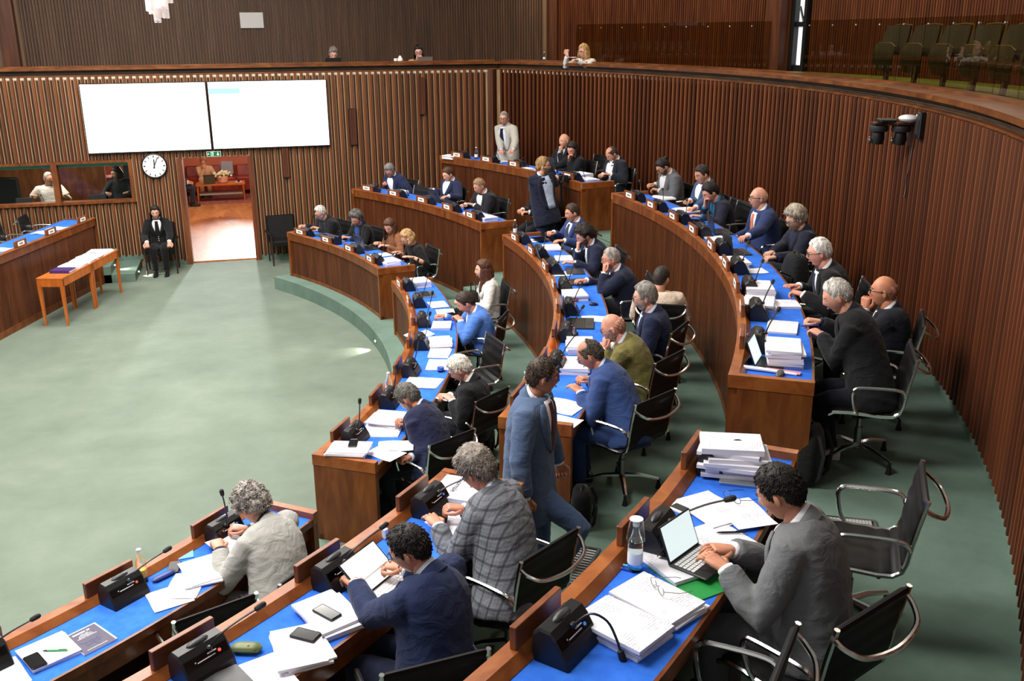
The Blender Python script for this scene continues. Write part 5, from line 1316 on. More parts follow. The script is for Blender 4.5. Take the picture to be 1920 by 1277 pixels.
b = MB(); b.ball((0, 0, .012), (.03, .05, .02), 12, 8); b.build('body', M['black'], root, True); b = MB(); b.box((0, .025, .03), (.006, .014, .006)); b.build('wheel', M['darkgrey'], root)
laptop('large open black laptop before the heavy bearded man', 1090, 608, 2, 0, .36, .25, 105, 'darkgrey')
sheet('white sheet behind the large black laptop', 1118, 598, 2, 0)
stack('thick documents before the bald man in olive', 1088, 641, 2, .055, 8, 4, w=.30, l=.22)
stack('thick documents between the orange bottle and the man in bright blue', 1078, 680, 2, .045, 4, 4, w=.3, l=.22)
bottle('orange steel drinking bottle', 1037, 668, 2, h=.20, glass=plain('orange_steel', 'd8641e', .35, .4), cap='black', label_col='d8641e', r=.032)
bottle('small juice bottle with yellow label near the walking man', 986, 738, 2, h=.19, label_col='dcd49a', r=.028)
sheet('document spread under the arm of the man in bright blue', 1056, 762, 2, -15, w=.28, l=.3)
sheet('white sheet at the corner of the second-row middle desk', 1050, 790, 2, -12)
pen('blue pen in the hand of the man in bright blue', 1090, 716, 2, .05, 35, '2440a8', tip='2440a8')
# ---------------- back row, middle desk
stack('notes before the man with the hair bun', 1245, 369, 3, .02, 0, 2, w=.3, l=.2)
flatbox('small dark blue box before the man with the hair bun', 'box', 'box', 1230, 372, 3, (.05, .04, .09), plain('box_navy', '1c2552', .5))
stack('documents before the man in the steel blue suit', 1290, 392, 3, .03, 6, 3, w=.32, l=.22, jit=2)
flatbox('black tablet leaning by the console before the woman shading her face', 'tablet', 'tablet', 1302, 414, 3, (.26, .18, .01), M['blackgloss'], 10, .01)
laptop('black laptop seen from behind before the woman shading her face', 1352, 436, 3, -4, .32, .22, 100, 'darkgrey')
stack('documents under the laptop next to the man with the orange tie', 1348, 447, 3, .02, 10, 3, w=.26, l=.2)
stack('thick documents before the man with the orange tie', 1376, 487, 3, .045, 4, 4, w=.3, l=.22, jit=1.5)
laptop('slim black laptop standing open before the man with the orange tie', 1384, 474, 3, 6, .3, .21, 100, 'darkgrey', base=.0)
sheet('white sheet before the person looking at the phone', 1408, 508, 3, 10)
stack('tall stack of documents between the phone reader and the white-haired man', 1424, 534, 3, .075, 3, 5, w=.3, l=.22)
stack('spread pile of documents before the back-row white-haired man', 1428, 562, 3, .05, -4, 4, w=.3, l=.23, jit=2.5)
stack('small pile under the spread pile, before the white-haired man', 1462, 568, 3, .02, 4, 2)
stack('white papers with a red mark beside the man twisting a pen', 1466, 612, 3, .015, -5, 2, w=.3, l=.21)
stack('tallest stack of documents, in front of the man twisting a pen', 1472, 645, 3, .10, 6, 7, w=.31, l=.22, jit=1.4)
pen('violet pen twisted between the fingers of the grey-haired man', 1518, 612, 3, .16, 20, '4a4a9c', tip='2a2a60')
tablet_stand('tablet leaning on its grey folded cover at the end of the back-row desk', 1440, 682, 3, -8, .25, .18, 112, 0, 'darkgrey', M['tabscreen'])
phone('small mobile phone at the corner of the back-row desk', 1490, 688, 3, 0, -10, .06, .11, 'blackgloss', 'silver')
soft_case('grey soft case in front of the leaning tablet', 'pencil_case', 1462, 700, 3, (.14, .05, .03), '4a4a48', -8, cat='case')
q, rz = spot(1440, 692, 3, .02); root = empty('folded_newspaper', q, rz-R_(8), 'folded newspaper with pink strip along the desk end', 'newspaper')
b = MB(); b.tube([(-.02, .2, .018), (-.01, .05, .016), (0, -.2, .008)], [.02, .02, .012], 10, flat=.7); b.build('roll', M['blank'], root, True)
b = MB(); b.box((.02, -.1, .012), (.06, .24, .004)); b.build('pink_page', plain('pink_page', 'd98a98', .7), root)
q, rz = spot(1413, 636, 3, .02); root = empty('cable_tangle', q, rz, 'tangle of white and black cables between the consoles', 'cable')
for c_, m_ in ((1, 'white'), (2, 'black')):
    rnd = random.Random(c_); b = MB(); pts = [(.05*math.cos(t*1.3+c_)*(.6+.4*math.sin(t*.7)), .05*math.sin(t+c_), .03+.03*math.sin(t*.9+c_)) for t in [i*.5 for i in range(26)]]; b.tube(pts, .003, 5); b.build('cable', M[m_], root, True)
# ---------------- back row, far desk
stack('pile of papers on the left end of the back-row far desk', 846, 291, 3, .05, 5, 3, w=.26, l=.2, jit=2)
bottle('glass water bottle left of the standing speaker', 893, 298, 3, h=.22)
sheet('paper under the hands of the standing speaker', 940, 303, 3, 5)
stack('documents right of the standing speaker', 985, 315, 3, .03, 0, 3, w=.26, l=.2)
laptop('black laptop before the woman covering her mouth', 1042, 318, 3, 0, .32, .22, 100, 'darkgrey')
stack('documents left of the laptop on the back-row far desk', 1022, 319, 3, .02, 0, 2)
stack('thick documents on the right end of the back-row far desk', 1090, 324, 3, .05, 4, 4, w=.3, l=.22)
stack('documents on the very end of the back-row far desk', 1103, 334, 3, .03, 4, 3, w=.28, l=.2)
# ---------------- second row, far desk
stack('documents before the leftmost man of the second row', 748, 357, 2, .03, 0, 3, w=.28, l=.2)
laptop('black laptop before the brown-haired man of the second row', 826, 378, 2, 0, .34, .22, 100, 'darkgrey')
stack('papers left of the black laptop in the second row', 804, 372, 2, .02, 4, 2)
stack('papers under the hands of the fair-haired man', 850, 386, 2, .012, 0, 2, w=.26, l=.2)
stack('thick stack at the end of the second-row far desk, left pile', 890, 399, 2, .05, 0, 4, w=.28, l=.22)
stack('thick stack at the end of the second-row far desk, right pile', 912, 405, 2, .045, 3, 4, w=.28, l=.22)
# ---------------- front row, far desk
sheet('paper before the grey-bearded man of the front row', 583, 432, 1, 0)
flatbox('black folder before the grey-bearded man', 'folder', 'folder', 604, 440, 1, (.26, .2, .02), M['darkgrey'])
stack('papers before the woman with curly grey hair', 628, 450, 1, .015, 0, 2, w=.26, l=.2)
bottle('black steel flask before the woman with curly grey hair', 638, 457, 1, h=.22, glass=plain('black_steel', '1a1c20', .3, .3), cap='darkgrey', label_col='1a1c20', r=.03)
sheet('paper with red edge before the laptop of the young woman', 664, 466, 1, 4)
laptop('open black laptop of the young woman in brown', 690, 466, 1, 0, .34, .23, 105, 'darkgrey')
stack('papers under the hands of the blonde woman', 712, 478, 1, .012, 4, 2)
stack('stack with a dark photograph on top, at the end of the front-row far desk', 730, 487, 1, .05, 4, 4, w=.28, l=.22)
# ================================================================== things about the hall
# screens
for i, (x0, x1) in enumerate(((5.945, 8.125), (8.145, 10.325))):
    c = V(((x0+x1)/2, -.10, 2.80)); root = empty('wall_screen', (c.x, c.y, 2.18), 0, ['left of the two large bright screens on the rear wall', 'right large bright screen, with cyan box and faint text'][i], 'screen', 'large screens on the rear wall')
    org = V((c.x, c.y, 2.18))
    b = MB(); b.box((c.x, c.y+.02, c.z), (x1-x0, .06, 1.245), bev=0); b.build('housing', M['black'], root, False, org)
    b = MB(); b.box((c.x, c.y-.012, c.z), (x1-x0-.03, .006, 1.215)); b.build('display', M['screen'], root, False, org)
    if i == 1:
        b = MB(); b.box((x0+.3, c.y-.016, 3.245), (.56, .002, .10)); b.build('cyan_box', plain('cyan_box', '8ff0f5', .4, emit='6fe6ee', es=.85), root, False, org)
        b = MB()
        for (xa, xb, z) in ((1.0, 1.15, 2.66), (1.08, 1.5, 2.585), (.25, .72, 2.515), (.76, 1.02, 2.515), (1.06, 1.4, 2.515), (1.46, 1.88, 2.515), (1.0, 1.22, 2.44), (1.26, 1.72, 2.44), (.27, .58, 2.35)):
            n_ = int((xb-xa)/.03)
            for k in range(n_): b.box((x0+xa+k*.03, c.y-.016, z), (.017, .002, .024 if k % 3 else .034))
        o = b.build('faint_text', plain('faint_text', 'b8b8bc', .5, emit='c0c0c4', es=.5), root, False, org); o['kind'] = 'stuff'
# clock: four minutes past twelve
root = empty('wall_clock', (7.06, -.06, 1.915), 0, 'round white wall clock with black hands beside the door', 'clock')
b = MB(); b.tube([(.217*math.cos(t), -.012, .217*math.sin(t)) for t in [2*PI*i/48 for i in range(49)]], .016, 8); b.build('rim', M['black'], root, True)
b = MB(); b.lathe((0, 0, 0), [(.21, .0), (.21, .022), (.01, .022)], 40, axis=(0, -1, 0)); b.build('dial', plain('dial_white', 'f2f2f0', .4, emit='f2f2f0', es=.12), root, False)
for h in range(12):
    a = 2*PI*h/12; b = MB(); R3 = Matrix.Rotation(a, 3, 'Y')
    b.box(R3 @ V((0, -.028, .175)), (.014 if h % 3 else .018, .004, .038), 0, R3); b.build('hour_mark', M['black'], root)
for nm, a, l, w in (('hour_hand', 2, .12, .018), ('minute_hand', 24, .17, .013)):
    R3 = Matrix.Rotation(R_(a), 3, 'Y'); b = MB(); b.box(R3 @ V((0, -.033 if nm[0] == 'h' else -.037, l/2-.02)), (w, .004, l+.05), 0, R3); b.build(nm, M['black'], root)
# exit sign
root = empty('exit_sign', (8.145, -.06, 2.095), 0, 'green emergency exit sign with arrow above the door', 'sign')
b = MB(); b.box((0, 0, 0), (.26, .04, .10), bev=0); b.build('housing', M['white'], root)
b = MB(); b.box((0, -.021, 0), (.245, .003, .086)); b.build('face', plain('sign_green', '0e5a34', .4, emit='0e5a34', es=.35), root)
wm = plain('sign_white', 'ffffff', .4, emit='ffffff', es=.9)
b = MB(); b.box((.075, -.024, .01), (.012, .002, .04)); b.add([V((.05, -.024, -.005)), V((.10, -.024, -.005)), V((.075, -.024, -.032))], [(0, 1, 2)]); b.build('arrow', wm, root)
b = MB(); b.box((-.03, -.024, 0), (.05, .001, .07)); b.build('doorway', plain('sign_pale', 'a8d4b8', .4, emit='a8d4b8', es=.5), root)
b = MB(); b.ball((-.035, -.026, .022), .008, 8, 5); b.tube([(-.035, -.026, .012), (-.03, -.026, -.008)], .006, 6); b.tube([(-.03, -.026, -.008), (-.045, -.026, -.028)], .004, 6); b.tube([(-.03, -.026, -.008), (-.012, -.026, -.02)], .004, 6); b.tube([(-.034, -.026, .008), (-.055, -.026, 0)], .003, 6); b.build('running_figure', plain('sign_green', '0e5a34', .4), root)
b = MB(); b.ball((-.10, -.026, 0), .012, 10, 6); b.build('dot', wm, root)
# dark wooden sound boxes on the flat wall
for lab, px, y0, y1 in (('tall dark wooden loudspeaker slot, highest of the three on the rear wall', 790, 145, 215), ('dark wooden loudspeaker slot right of the screens, middle of the three', 660, 203, 272), ('dark wooden loudspeaker slot right of the door, below the right screen', 533, 270, 333)):
    t = at_y(px, y0, -.05); d_ = at_y(px, y1, -.05)
    root = empty('wall_loudspeaker', (t.x, -.055, d_.z), 0, lab, 'loudspeaker', 'dark wooden loudspeakers on the rear wall')
    b = MB(); b.box((0, 0, (t.z-d_.z)/2), (.14, .05, t.z-d_.z), bev=.008); b.build('box', M['slat2'], root)
    for k in range(3): b = MB(); b.box((-.04+k*.04, -.027, (t.z-d_.z)/2), (.02, .006, t.z-d_.z-.05)); b.build('grille_slat', M['slat'], root)
# notice on the upper wall
q = at_y(472, 38, UY-.05); b = MB(); b.box((0, 0, 0), (.46, .012, .30)); o = b.build('notice', plain('notice_grey', 'b9b6b4', .6)); o.location = (q.x, UY-.05, q.z); tag(o, 'pale rectangular notice on the dark upper wall', 'notice')
# chandelier of hanging glass prisms
CHQ = at_y(302, 54, -7.0)
root = empty('chandelier', CHQ, 0, 'glass chandelier with hanging prisms at the top edge', 'chandelier')
rnd = random.Random(5)
b = MB(); b.lathe((0, 0, 0), [(.10, .95), (.2, .96), (.2, 1.02), (.02, 1.03)], 16); b.build('frame', M['chrome'], root, True)
for k in range(13):
    rr = .03+.16*(k % 4)/3; a = k*2.4; h0 = rnd.uniform(-.02, .18)+rr*.6; b = MB()
    b.lathe((rr*math.cos(a), rr*math.sin(a), 0), [(.018, h0), (.04, h0+.004), (.04, .95), (.018, .955)], 6); b.build('prism', M['crystal'], root)
# pan-tilt cameras on the curved wall
q = PT(RW-.02, -17.6, 3.36); rz = rot_at(-17.6)
root = empty('camera_bracket', q, rz, 'pair of black dome cameras hung from a wooden shelf on the curved wall', 'camera')
b = MB(); b.box((0, .14, .04), (.09, .28, .02), bev=.004); b.box((.0, .02, -.05), (.16, .04, .24), bev=.004); b.build('shelf', M['slat2'], root)
for k, (dx, dy) in enumerate(((.0, .14), (.06, .33))):
    c = V((dx, dy, 0))
    b = MB(); b.lathe(c, [(.05, .03), (.085, .025), (.09, -.01), (.08, -.03), (.05, -.035)], 18); hs = b.build('camera_base', M['darkgrey'], root, True)
    b = MB(); b.lathe(c+V((0, 0, -.10)), [(.02, .075), (.055, .06), (.062, 0), (.05, -.05), (.02, -.055)], 16); hd_ = b.build('camera_head', M['black'], root, True)
    b = MB(); b.lathe(c+V((.02, .055, -.115)), [(.03, 0), (.036, .012), (.034, .02), (.01, .018)], 14, axis=(.3, 1, -.15)); b.build('lens', M['steel'], hd_, True)
    b = MB(); b.box(c+V((0, 0, .045)), (.15, .13, .02), bev=.006); b.build('wooden_plate', M['slat2'], root)
b = MB(); b.ball((-.05, .10, .10), (.10, .09, .035), 14, 8); b.build('white_cap', M['white'], root, True)
b = MB(); b.box((.02, .28, .075), (.17, .15, .03), bev=.01); b.build('top_box', M['black'], root)
b = MB(); b.tube([(-.02, .02, -.16), (-.03, .03, -.28), (-.0, .02, -.38), (.03, .03, -.46), (.025, .02, -.58), (.02, .03, -.66)], .005, 5); b.build('cable', M['steel'], root, True)
q = PT(RW-.02, -18.6, 3.30); root = empty('wall_speaker', q, rot_at(-18.6), 'small black box speaker beside the dome cameras', 'speaker')
b = MB(); b.box((0, .04, .11), (.12, .07, .24), bev=.01); b.build('box', M['black'], root); b = MB(); b.box((0, .077, .09), (.085, .004, .12)); b.build('grille', M['darkgrey'], root); b = MB(); b.lathe((.035, .077, .20), [(.012, 0), (.012, .004), (.005, .004)], 10, axis=(0, 1, 0)); b.build('emblem', M['white'], root)
# ---------------- armchairs
def armchair(label, loc, rz, leg='2a1a12'):
    root = empty('armchair', loc, rz, label, 'armchair', 'black padded armchairs with wooden legs')
    b = MB(); b.box((0, .02, .42), (.52, .50, .10), bev=.03); b.build('seat', M['leather'], root, True)
    b = MB(); b.box((0, -.25, .66), (.54, .09, .46), 0, Matrix.Rotation(R_(10), 3, 'X'), bev=.03); b.build('backrest', M['leather'], root, True)
    for s in (-1, 1):
        b = MB(); b.box((s*.28, 0, .60), (.06, .48, .05), bev=.012); b.build('armrest', M['leather'], root, True)
        for y in (-.23, .23):
            b = MB(); b.tube([(s*.275, y, .60), (s*.27, y, .40), (s*.265, y*1.06, 0)], [.02, .022, .014], 6); b.build('leg', plain('legwood', leg, .45), root, True)
    return root
armchair('black leather armchair standing by the wall, right of the door', (9.30, -.42, 0), R_(188))
uh = USHER['H']; armchair('black armchair under the woman usher', (uh.x, uh.y-.02, 0), R_(180))
# ---------------- side table with papers
ta, tb = V((5.72, -3.86, 0)), V((6.30, -1.92, 0)); td = (tb-ta).normalized(); tn = V((td.y, -td.x, 0)); tl = (tb-ta).length
for k in range(2):
    c = ta+td*(tl*(.25+.5*k)); root = empty('side_table', c, math.atan2(td.y, td.x), ['nearer half of the narrow light wooden side table, with a purple book', 'farther half of the narrow light wooden side table, nearest the steps'][k], 'table', 'narrow wooden side tables')
    l, w, h = tl/2-.004, .40, .76
    b = MB(); b.box((0, 0, h-.012), (l, w, .024), bev=.003); b.build('tabletop', M['tablewood'], root)
    for s in (-1, 1):
        b = MB(); b.box((0, s*(w/2-.012), h-.08), (l-.02, .02, .11)); b.build('apron', M['tablewood'], root)
        for e in (-1, 1):
            b = MB(); x, y = e*(l/2-.03), s*(w/2-.028)
            b.loft([[V((x+dx*k_, y+dy*k_, z)) for dx, dy in ((-1, -1), (1, -1), (1, 1), (-1, 1))] for z, k_ in ((0, .014), (h-.16, .026), (h-.03, .026))]); b.build('leg', M['tablewood'], root)
    for e in (-1, 1): b = MB(); b.box((e*(l/2-.012), 0, h-.08), (.02, w-.04, .11)); b.build('end_apron', M['tablewood'], root)
def on_table(s, d, rz): return (ta+td*s+tn*d+V((0, 0, .76)), math.atan2(td.y, td.x)+rz)
for lab, s, rot in (('white papers on the side table, nearest the purple book', .78, 0), ('white papers in the middle of the side table', 1.12, 4), ('white papers on the side table, second from the steps', 1.46, -3), ('white papers on the side table, nearest the steps', 1.80, 2)):
    stack(lab, 0, 0, 1, .02, rot, 3, w=.26, l=.32, jit=2, pos=on_table(s, 0, 0))
q, rz = on_table(.42, .02, 0); root = empty('book', q, rz, 'dark purple bound book on the side table', 'book')
b = MB(); b.box((0, 0, .022), (.22, .30, .034)); b.build('pages', M['blank'], root)
b = MB(); b.box((-.004, 0, .0415), (.232, .31, .006)); b.box((-.004, 0, .003), (.232, .31, .006)); b.box((-.118, 0, .022), (.006, .31, .04)); b.build('cover', plain('cover_violet', '3a2260', .5), root)
# papers on the presidency bench and chairs behind
for j, (s, d_) in enumerate(((5.55, -.28), (5.2, -.34), (3.9, -.30), (3.5, -.34))):
    q = BA+bd*s+bn*d_+V((0, 0, bz-.035)); sheet('white paper on the left bench, %s from the rear wall' % ORD[j], 0, 0, 1, 0, pos=(q, math.atan2(bd.y, bd.x)), curl=.012, w=.24, l=.3)
bz_f = math.atan2(-bn.x, bn.y)
chair((5.26, -1.46, .45), bz_f+.2, 'empty swivel chair behind the left bench, nearer the usher'); chair((4.98, -2.28, .45), bz_f+.1, 'empty swivel chair behind the left bench at the picture edge')
# ---------------- spare and extra chairs
def chair_top(px, py, row, fdir, label):
    q = at(px, py, ZF[row]+.87); f = V((math.cos(R_(fdir)), math.sin(R_(fdir)), 0)); q = q+f*.31
    return chair((q.x, q.y, ZF[row]), math.atan2(-f.x, f.y), label)
def chair_back(px, py, row, fdir, label):
    q = at(px, py, ZF[row]+.70); f = V((math.cos(R_(fdir)), math.sin(R_(fdir)), 0)); q = q+f*.28
    return chair((q.x, q.y, ZF[row]), math.atan2(-f.x, f.y), label)
chair_top(1736, 902, 3, 146, 'empty swivel chair standing apart by the floor grille, right of the grey-suited man')
chair_top(1640, 1140, 3, 113, 'swivel chair at the lower right corner, turned behind the grey-suited man')
chair_top(1470, 1238, 3, 138, 'swivel chair cut by the bottom edge, below the grey-suited man')
chair_back(925, 662, 1, 190, 'empty quilted swivel chair between the light blue jacket and the white-haired man')
chair_top(405, 1140, 1, 112, 'empty swivel chair tucked under the front-row near desk')
chair_top(818, 1242, 2, 97, 'black swivel chair of the man in navy behind the white tablet')
chair_top(1033, 1022, 2, 124, 'black swivel chair of the man in the checked jacket')
chair_back(1085, 466+22, 2, 180, 'empty swivel chair back between curly-haired man and cheek-resting man') if False else None
chair_back(1010, 1275, 2, 128, 'swivel chair seen behind the near microphone console at the bottom') if False else None
chair_back(790, 368, 2, 205, 'empty swivel chair left of the brown-haired man, second row')
chair_back(1128, 310, 3, 200, 'empty swivel chair between the hand-over-mouth woman and the balding man')
chair_back(1385, 400, 3, 185, 'empty swivel chair between the woman shading her face and the orange tie')
# ---------------- bags
def backpack(label, loc, rz, size=(.32, .20, .46), col='141417', cat='backpack', straps=True):
    root = empty('backpack', loc, rz, label, cat)
    x, y, z = size; b = MB(); rings = []
    for i in range(9):
        t = i/8; k = 1-.25*max(0, t-.6)/.4-.06*(1-min(1, t*6)); h = z*t; kk = k if i not in (0, 8) else k*.8
        rings.append([V((x/2*kk*math.copysign(abs(math.cos(u))**.5, math.cos(u)), y/2*kk*math.copysign(abs(math.sin(u))**.6, math.sin(u)), h)) for u in [2*PI*j/16 for j in range(16)]])
    b.loft(rings); b.build('body', cloth(col, .15), root, 2)
    b = MB(); b.box((0, y*.5, z*.33), (x*.74, y*.28, z*.46), bev=.03); b.build('front_pocket', cloth(col, .15), root, True)
    b = MB(); b.tube([(-.05, 0, z*.98), (-.03, 0, z*1.06), (.03, 0, z*1.06), (.05, 0, z*.98)], .009, 6); b.build('handle', M['rubber'], root, True)
    if straps:
        for s in (-1, 1): b = MB(); b.tube([(s*x*.28, -y*.45, z*.92), (s*x*.34, -y*.7, z*.6), (s*x*.36, -y*.6, z*.2), (s*x*.3, -y*.45, z*.08)], .014, 6, flat=.4); b.build('strap', M['rubber'], root, True)
    return root
c = at(1490, 520, ZF[3]+.66); chair((c.x, c.y, ZF[3]), rot_at(polar(c)[1]), 'black swivel chair carrying the black backpack')
backpack('black backpack standing on a chair between the phone reader and the white-haired man', (c.x, c.y, ZF[3]+.455), rot_at(polar(c)[1])+R_(20), (.30, .2, .44))
c = at(1520, 905, ZF[3]); backpack('dark patterned backpack on the floor by the end of the back-row desk', (c.x-.02, c.y+.04, ZF[3]), R_(40), (.28, .2, .42), '1c1e1c')
c = at(712, 985, ZF[1]); backpack('black bag on the floor by the near end of the front-row middle desk', (c.x, c.y, ZF[1]), R_(20), (.3, .18, .26), '0f0f12', 'bag')
c = at(1086, 990, ZF[2]); backpack('black bag on the floor behind the walking man', (c.x+.03, c.y+.05, ZF[2]), R_(70), (.26, .16, .30), '0d0d10', 'bag')
c = at(905, 850, ZF[1]); backpack('black bag hanging low behind the white-haired man', (c.x+.02, c.y, ZF[1]), R_(60), (.28, .18, .34), '111114', 'bag')
c = at(888, 560, ZF[1]+.62); root = empty('handbag', (c.x, c.y, ZF[1]+.50), R_(100), 'black leather handbag on the lap of the woman in white', 'handbag')
b = MB(); rings = []
for i in range(7):
    t = i/6; k = 1-.3*t
    rings.append([V((.15*k*math.cos(u), .06*k*math.sin(u), .22*t)) for u in [2*PI*j/14 for j in range(14)]])
b.loft(rings); b.build('body', M['leather'], root, True)
b = MB(); b.tube([(-.08, 0, .2), (-.09, .0, .30), (0, 0, .36), (.09, 0, .30), (.08, 0, .2)], .008, 6); b.build('handle', M['leather'], root, True)
# ---------------- the cameraman's stabilised camera
hd = at(1056, 334, ZF[2]+1.30); root = empty('video_camera', hd, R_(-100), 'black video camera on a hand-held stabiliser held by the cameraman', 'camera')
b = MB(); b.box((0, 0, 0), (.09, .14, .09), bev=.01); b.build('body', M['black'], root)
b = MB(); b.lathe((0, .07, 0), [(.03, 0), (.034, .02), (.034, .09), (.04, .10), (.036, .11), (.01, .105)], 14, axis=(0, 1, 0)); b.build('lens', M['black'], root, True)
b = MB(); b.box((-.11, -.02, .01), (.12, .01, .085), 0, Matrix.Rotation(R_(15), 3, 'Z')); b.build('monitor', M['blackgloss'], root)
b = MB(); b.tube([(.07, 0, .03), (.10, -.02, -.04), (.04, -.05, -.09), (0, -.03, -.10)], .014, 8); b.tube([(0, -.03, -.1), (0, -.03, -.42)], .017, 8); b.build('grip', M['darkgrey'], root, True)
b = MB(); b.tube([(0, 0, .045), (0, -.05, .075), (0, -.09, .05)], .008, 6); b.build('handle', M['black'], root, True)
# ---------------- floor grilles
def grille(label, c, rz, l, w, n):
    root = empty('floor_grille', c, rz, label, 'grille', 'metal floor grilles')
    b = MB(); b.box((0, 0, .003), (l-.03, w-.03, .002)); b.build('pit', M['black'], root)
    for s in (-1, 1):
        b = MB(); b.box((0, s*(w/2-.01), .006), (l, .02, .012)); b.build('frame_bar', M['steel'], root)
        b = MB(); b.box((s*(l/2-.01), 0, .006), (.02, w-.04, .012)); b.build('frame_bar', M['steel'], root)
    for i in range(n): b = MB(); b.box((-l/2+.03+(l-.06)*(i+.5)/n, 0, .006), (.017, w-.04, .009)); b.build('slat', plain('grille_bar', 'b4b5b2', .4, .3), root)
    b = MB(); b.box((0, 0, .007), (l-.04, .008, .008)); b.build('cross_bar', M['steel'], root)
q0 = at(1540, 978, ZF[3]); q1 = at(1642, 988, ZF[3]); dq = q1-q0; grille('metal floor grille behind the grey-suited man', (q0+q1)/2-dq*.1, math.atan2(dq.y, dq.x), dq.length*1.25, .15, 18)
q0 = at(1102, 1030, ZF[2]); q1 = at(1062, 1096, ZF[2]); dq = q1-q0; grille('metal floor grille behind the man in the checked jacket', (q0+q1)/2, math.atan2(dq.y, dq.x), dq.length*1.1, .18, 14)
a_ = 6.5; q = PT(10.44, 12.6, ZF[1]+.07)
root = empty('wall_vent', PT(10.47, 12.4, ZF[1]+.01), rot_at(12.4), 'dark slotted vent low in the second-row desk front', 'vent')
b = MB(); b.box((0, 0, .05), (.42, .012, .10)); b.build('plate', M['black'], root)
for i in range(4): b = MB(); b.box((0, .009, .018+i*.022), (.40, .01, .008)); b.build('louvre', M['darkgrey'], root)
# ---------------- step lights
def step_light(lab, loc, d, pw=2.2):
    root = empty('step_light', loc, 0, lab, 'light', 'small step lights'); d = V(d)
    b = MB(); b.lathe((0, 0, 0), [(.022, 0), (.024, .004), (.024, .010), (.008, .012)], 12, axis=d); b.build('housing', M['black'], root)
    b = MB(); b.ball(d*.012, .016, 8, 6); b.build('bulb', plain('step_bulb', 'fff6e0', .3, emit='fff3dc', es=9), root, True)
    l = bpy.data.lights.new('step_spot', 'SPOT'); l.energy = pw*9; l.color = (1, .95, .82); l.spot_size = R_(75); l.spot_blend = .6; l.shadow_soft_size = .02
    o = bpy.data.objects.new('step_spot', l); COL.objects.link(o); o.parent = root; o.location = d*.05; o.rotation_euler = (d+V((0, 0, -.55))).to_track_quat('-Z', 'Y').to_euler()
step_light('step light on the first step beside the usher', (6.625, -.80, .085), (1, -.0, 0))
step_light('step light on the second step beside the usher', (6.225, -.80, .235), (1, 0, 0))
q = PT(8.625, 5.0, .12); step_light('step light on the green plinth before the light blue jacket', q, facing(5.0), 3)
q = PT(10.19, 6.2, .32); step_light('step light behind the woman in the white jacket', q, facing(6.2), 2)
# ================================================================== gallery seats and things
for j in range(8):
    a = -3.2-2.42*j
    root = empty('gallery_seat', PT(15.25, a, 3.58), rot_at(a)+R_(8), 'folding gallery seat, %s from the window along the right gallery' % ORD[j], 'seat', 'dark folding seats of the gallery')
    sh = plain('seat_shell', '4a3d22', .5); pad = plain('seat_dark', '14130f', .6)
    b = MB(); rings = []
    for i in range(7):
        t = i/6; z = .36+.36*t; w = .235*(1-.25*max(0, t-.6)); y = -.13-.10*t
        rings.append([V((-w, y+.05, z)), V((-w*.5, y, z)), V((w*.5, y, z)), V((w, y+.05, z)), V((w, y+.08, z)), V((w*.5, y+.03, z)), V((-w*.5, y+.03, z)), V((-w, y+.08, z))])
    b.loft(rings); b.build('backrest', pad, root, True)
    b = MB(); b.tube([(-.235, -.10, .40), (-.225, -.17, .64), (-.15, -.235, .725), (0, -.25, .735), (.15, -.235, .725), (.225, -.17, .64), (.235, -.10, .40)], .012, 6); b.build('rim', sh, root, True)
    b = MB(); rings = []
    for i in range(6):
        t = i/5; z = .16+.34*t; w = .21*(1-.35*abs(t-.7)); y = .02+.05*math.sin(PI*t)
        rings.append([V((w*math.cos(u), y+.04*math.sin(u), z)) for u in [2*PI*k/12 for k in range(12)]])
    b.loft(rings); b.build('folded_seat', pad, root, True)
    b = MB(); b.tube([(-.2, .04, .46), (-.12, .045, .505), (.12, .045, .505), (.2, .04, .46)], .010, 6); b.build('seat_rim', sh, root, True)
    b = MB(); b.tube([(0, -.02, 0), (0, -.04, .2), (0, -.08, .42)], .035, 8); b.build('post', M['black'], root, True)
q = at_y(625, 117, .32); laptop('black laptop on the gallery ledge before the person in green', 0, 0, 1, 0, .3, .2, 92, 'darkgrey', pos=(V((q.x, .30, 3.725)), PI)) if False else None
def ledge_laptop(lab, px, body):
    q = at_y(px, 114, .22); root = empty('laptop', (q.x, .22, 3.722), PI, lab, 'laptop')
    b = MB(); b.box((0, -.1, .006), (.30, .2, .012), bev=.004); b.build('base', M[body], root)
    b = MB(); b.box((0, .0, .04), (.30, .008, .07), 0, Matrix.Rotation(R_(-10), 3, 'X')); b.build('lid', M[body], root)
b = MB()
ledge_laptop('black laptop on the rear gallery rail before the person in green', 625, 'black'); ledge_laptop('silver laptop on the rear gallery rail before the dark-haired woman', 797, 'silver')
q = at_y(750, 108, .25); root = empty('paper_bag', (q.x, .25, 3.722), 0, 'crumpled white bag and cup on the rear gallery rail', 'bag')
b = MB(); b.lathe((0, 0, 0), [(.05, 0), (.055, .03), (.03, .07), (.016, .10)], 9); b.build('bag', M['card'], root); b = MB(); b.lathe((-.09, 0, 0), [(.03, 0), (.035, .05), (.03, .05)], 10); b.build('cup', M['card'], root)
q = PT(14.15, 26.2, 3.722); bottle('small clear bottle on the gallery rail near the corner', 0, 0, 1, pos=(q, 0), h=.16, r=.025)
sheet('white papers in the hands of the blonde gallery woman', 0, 0, 1, 0, pos=(at(1074, 108, 3.80), R_(40)), w=.2, l=.26)
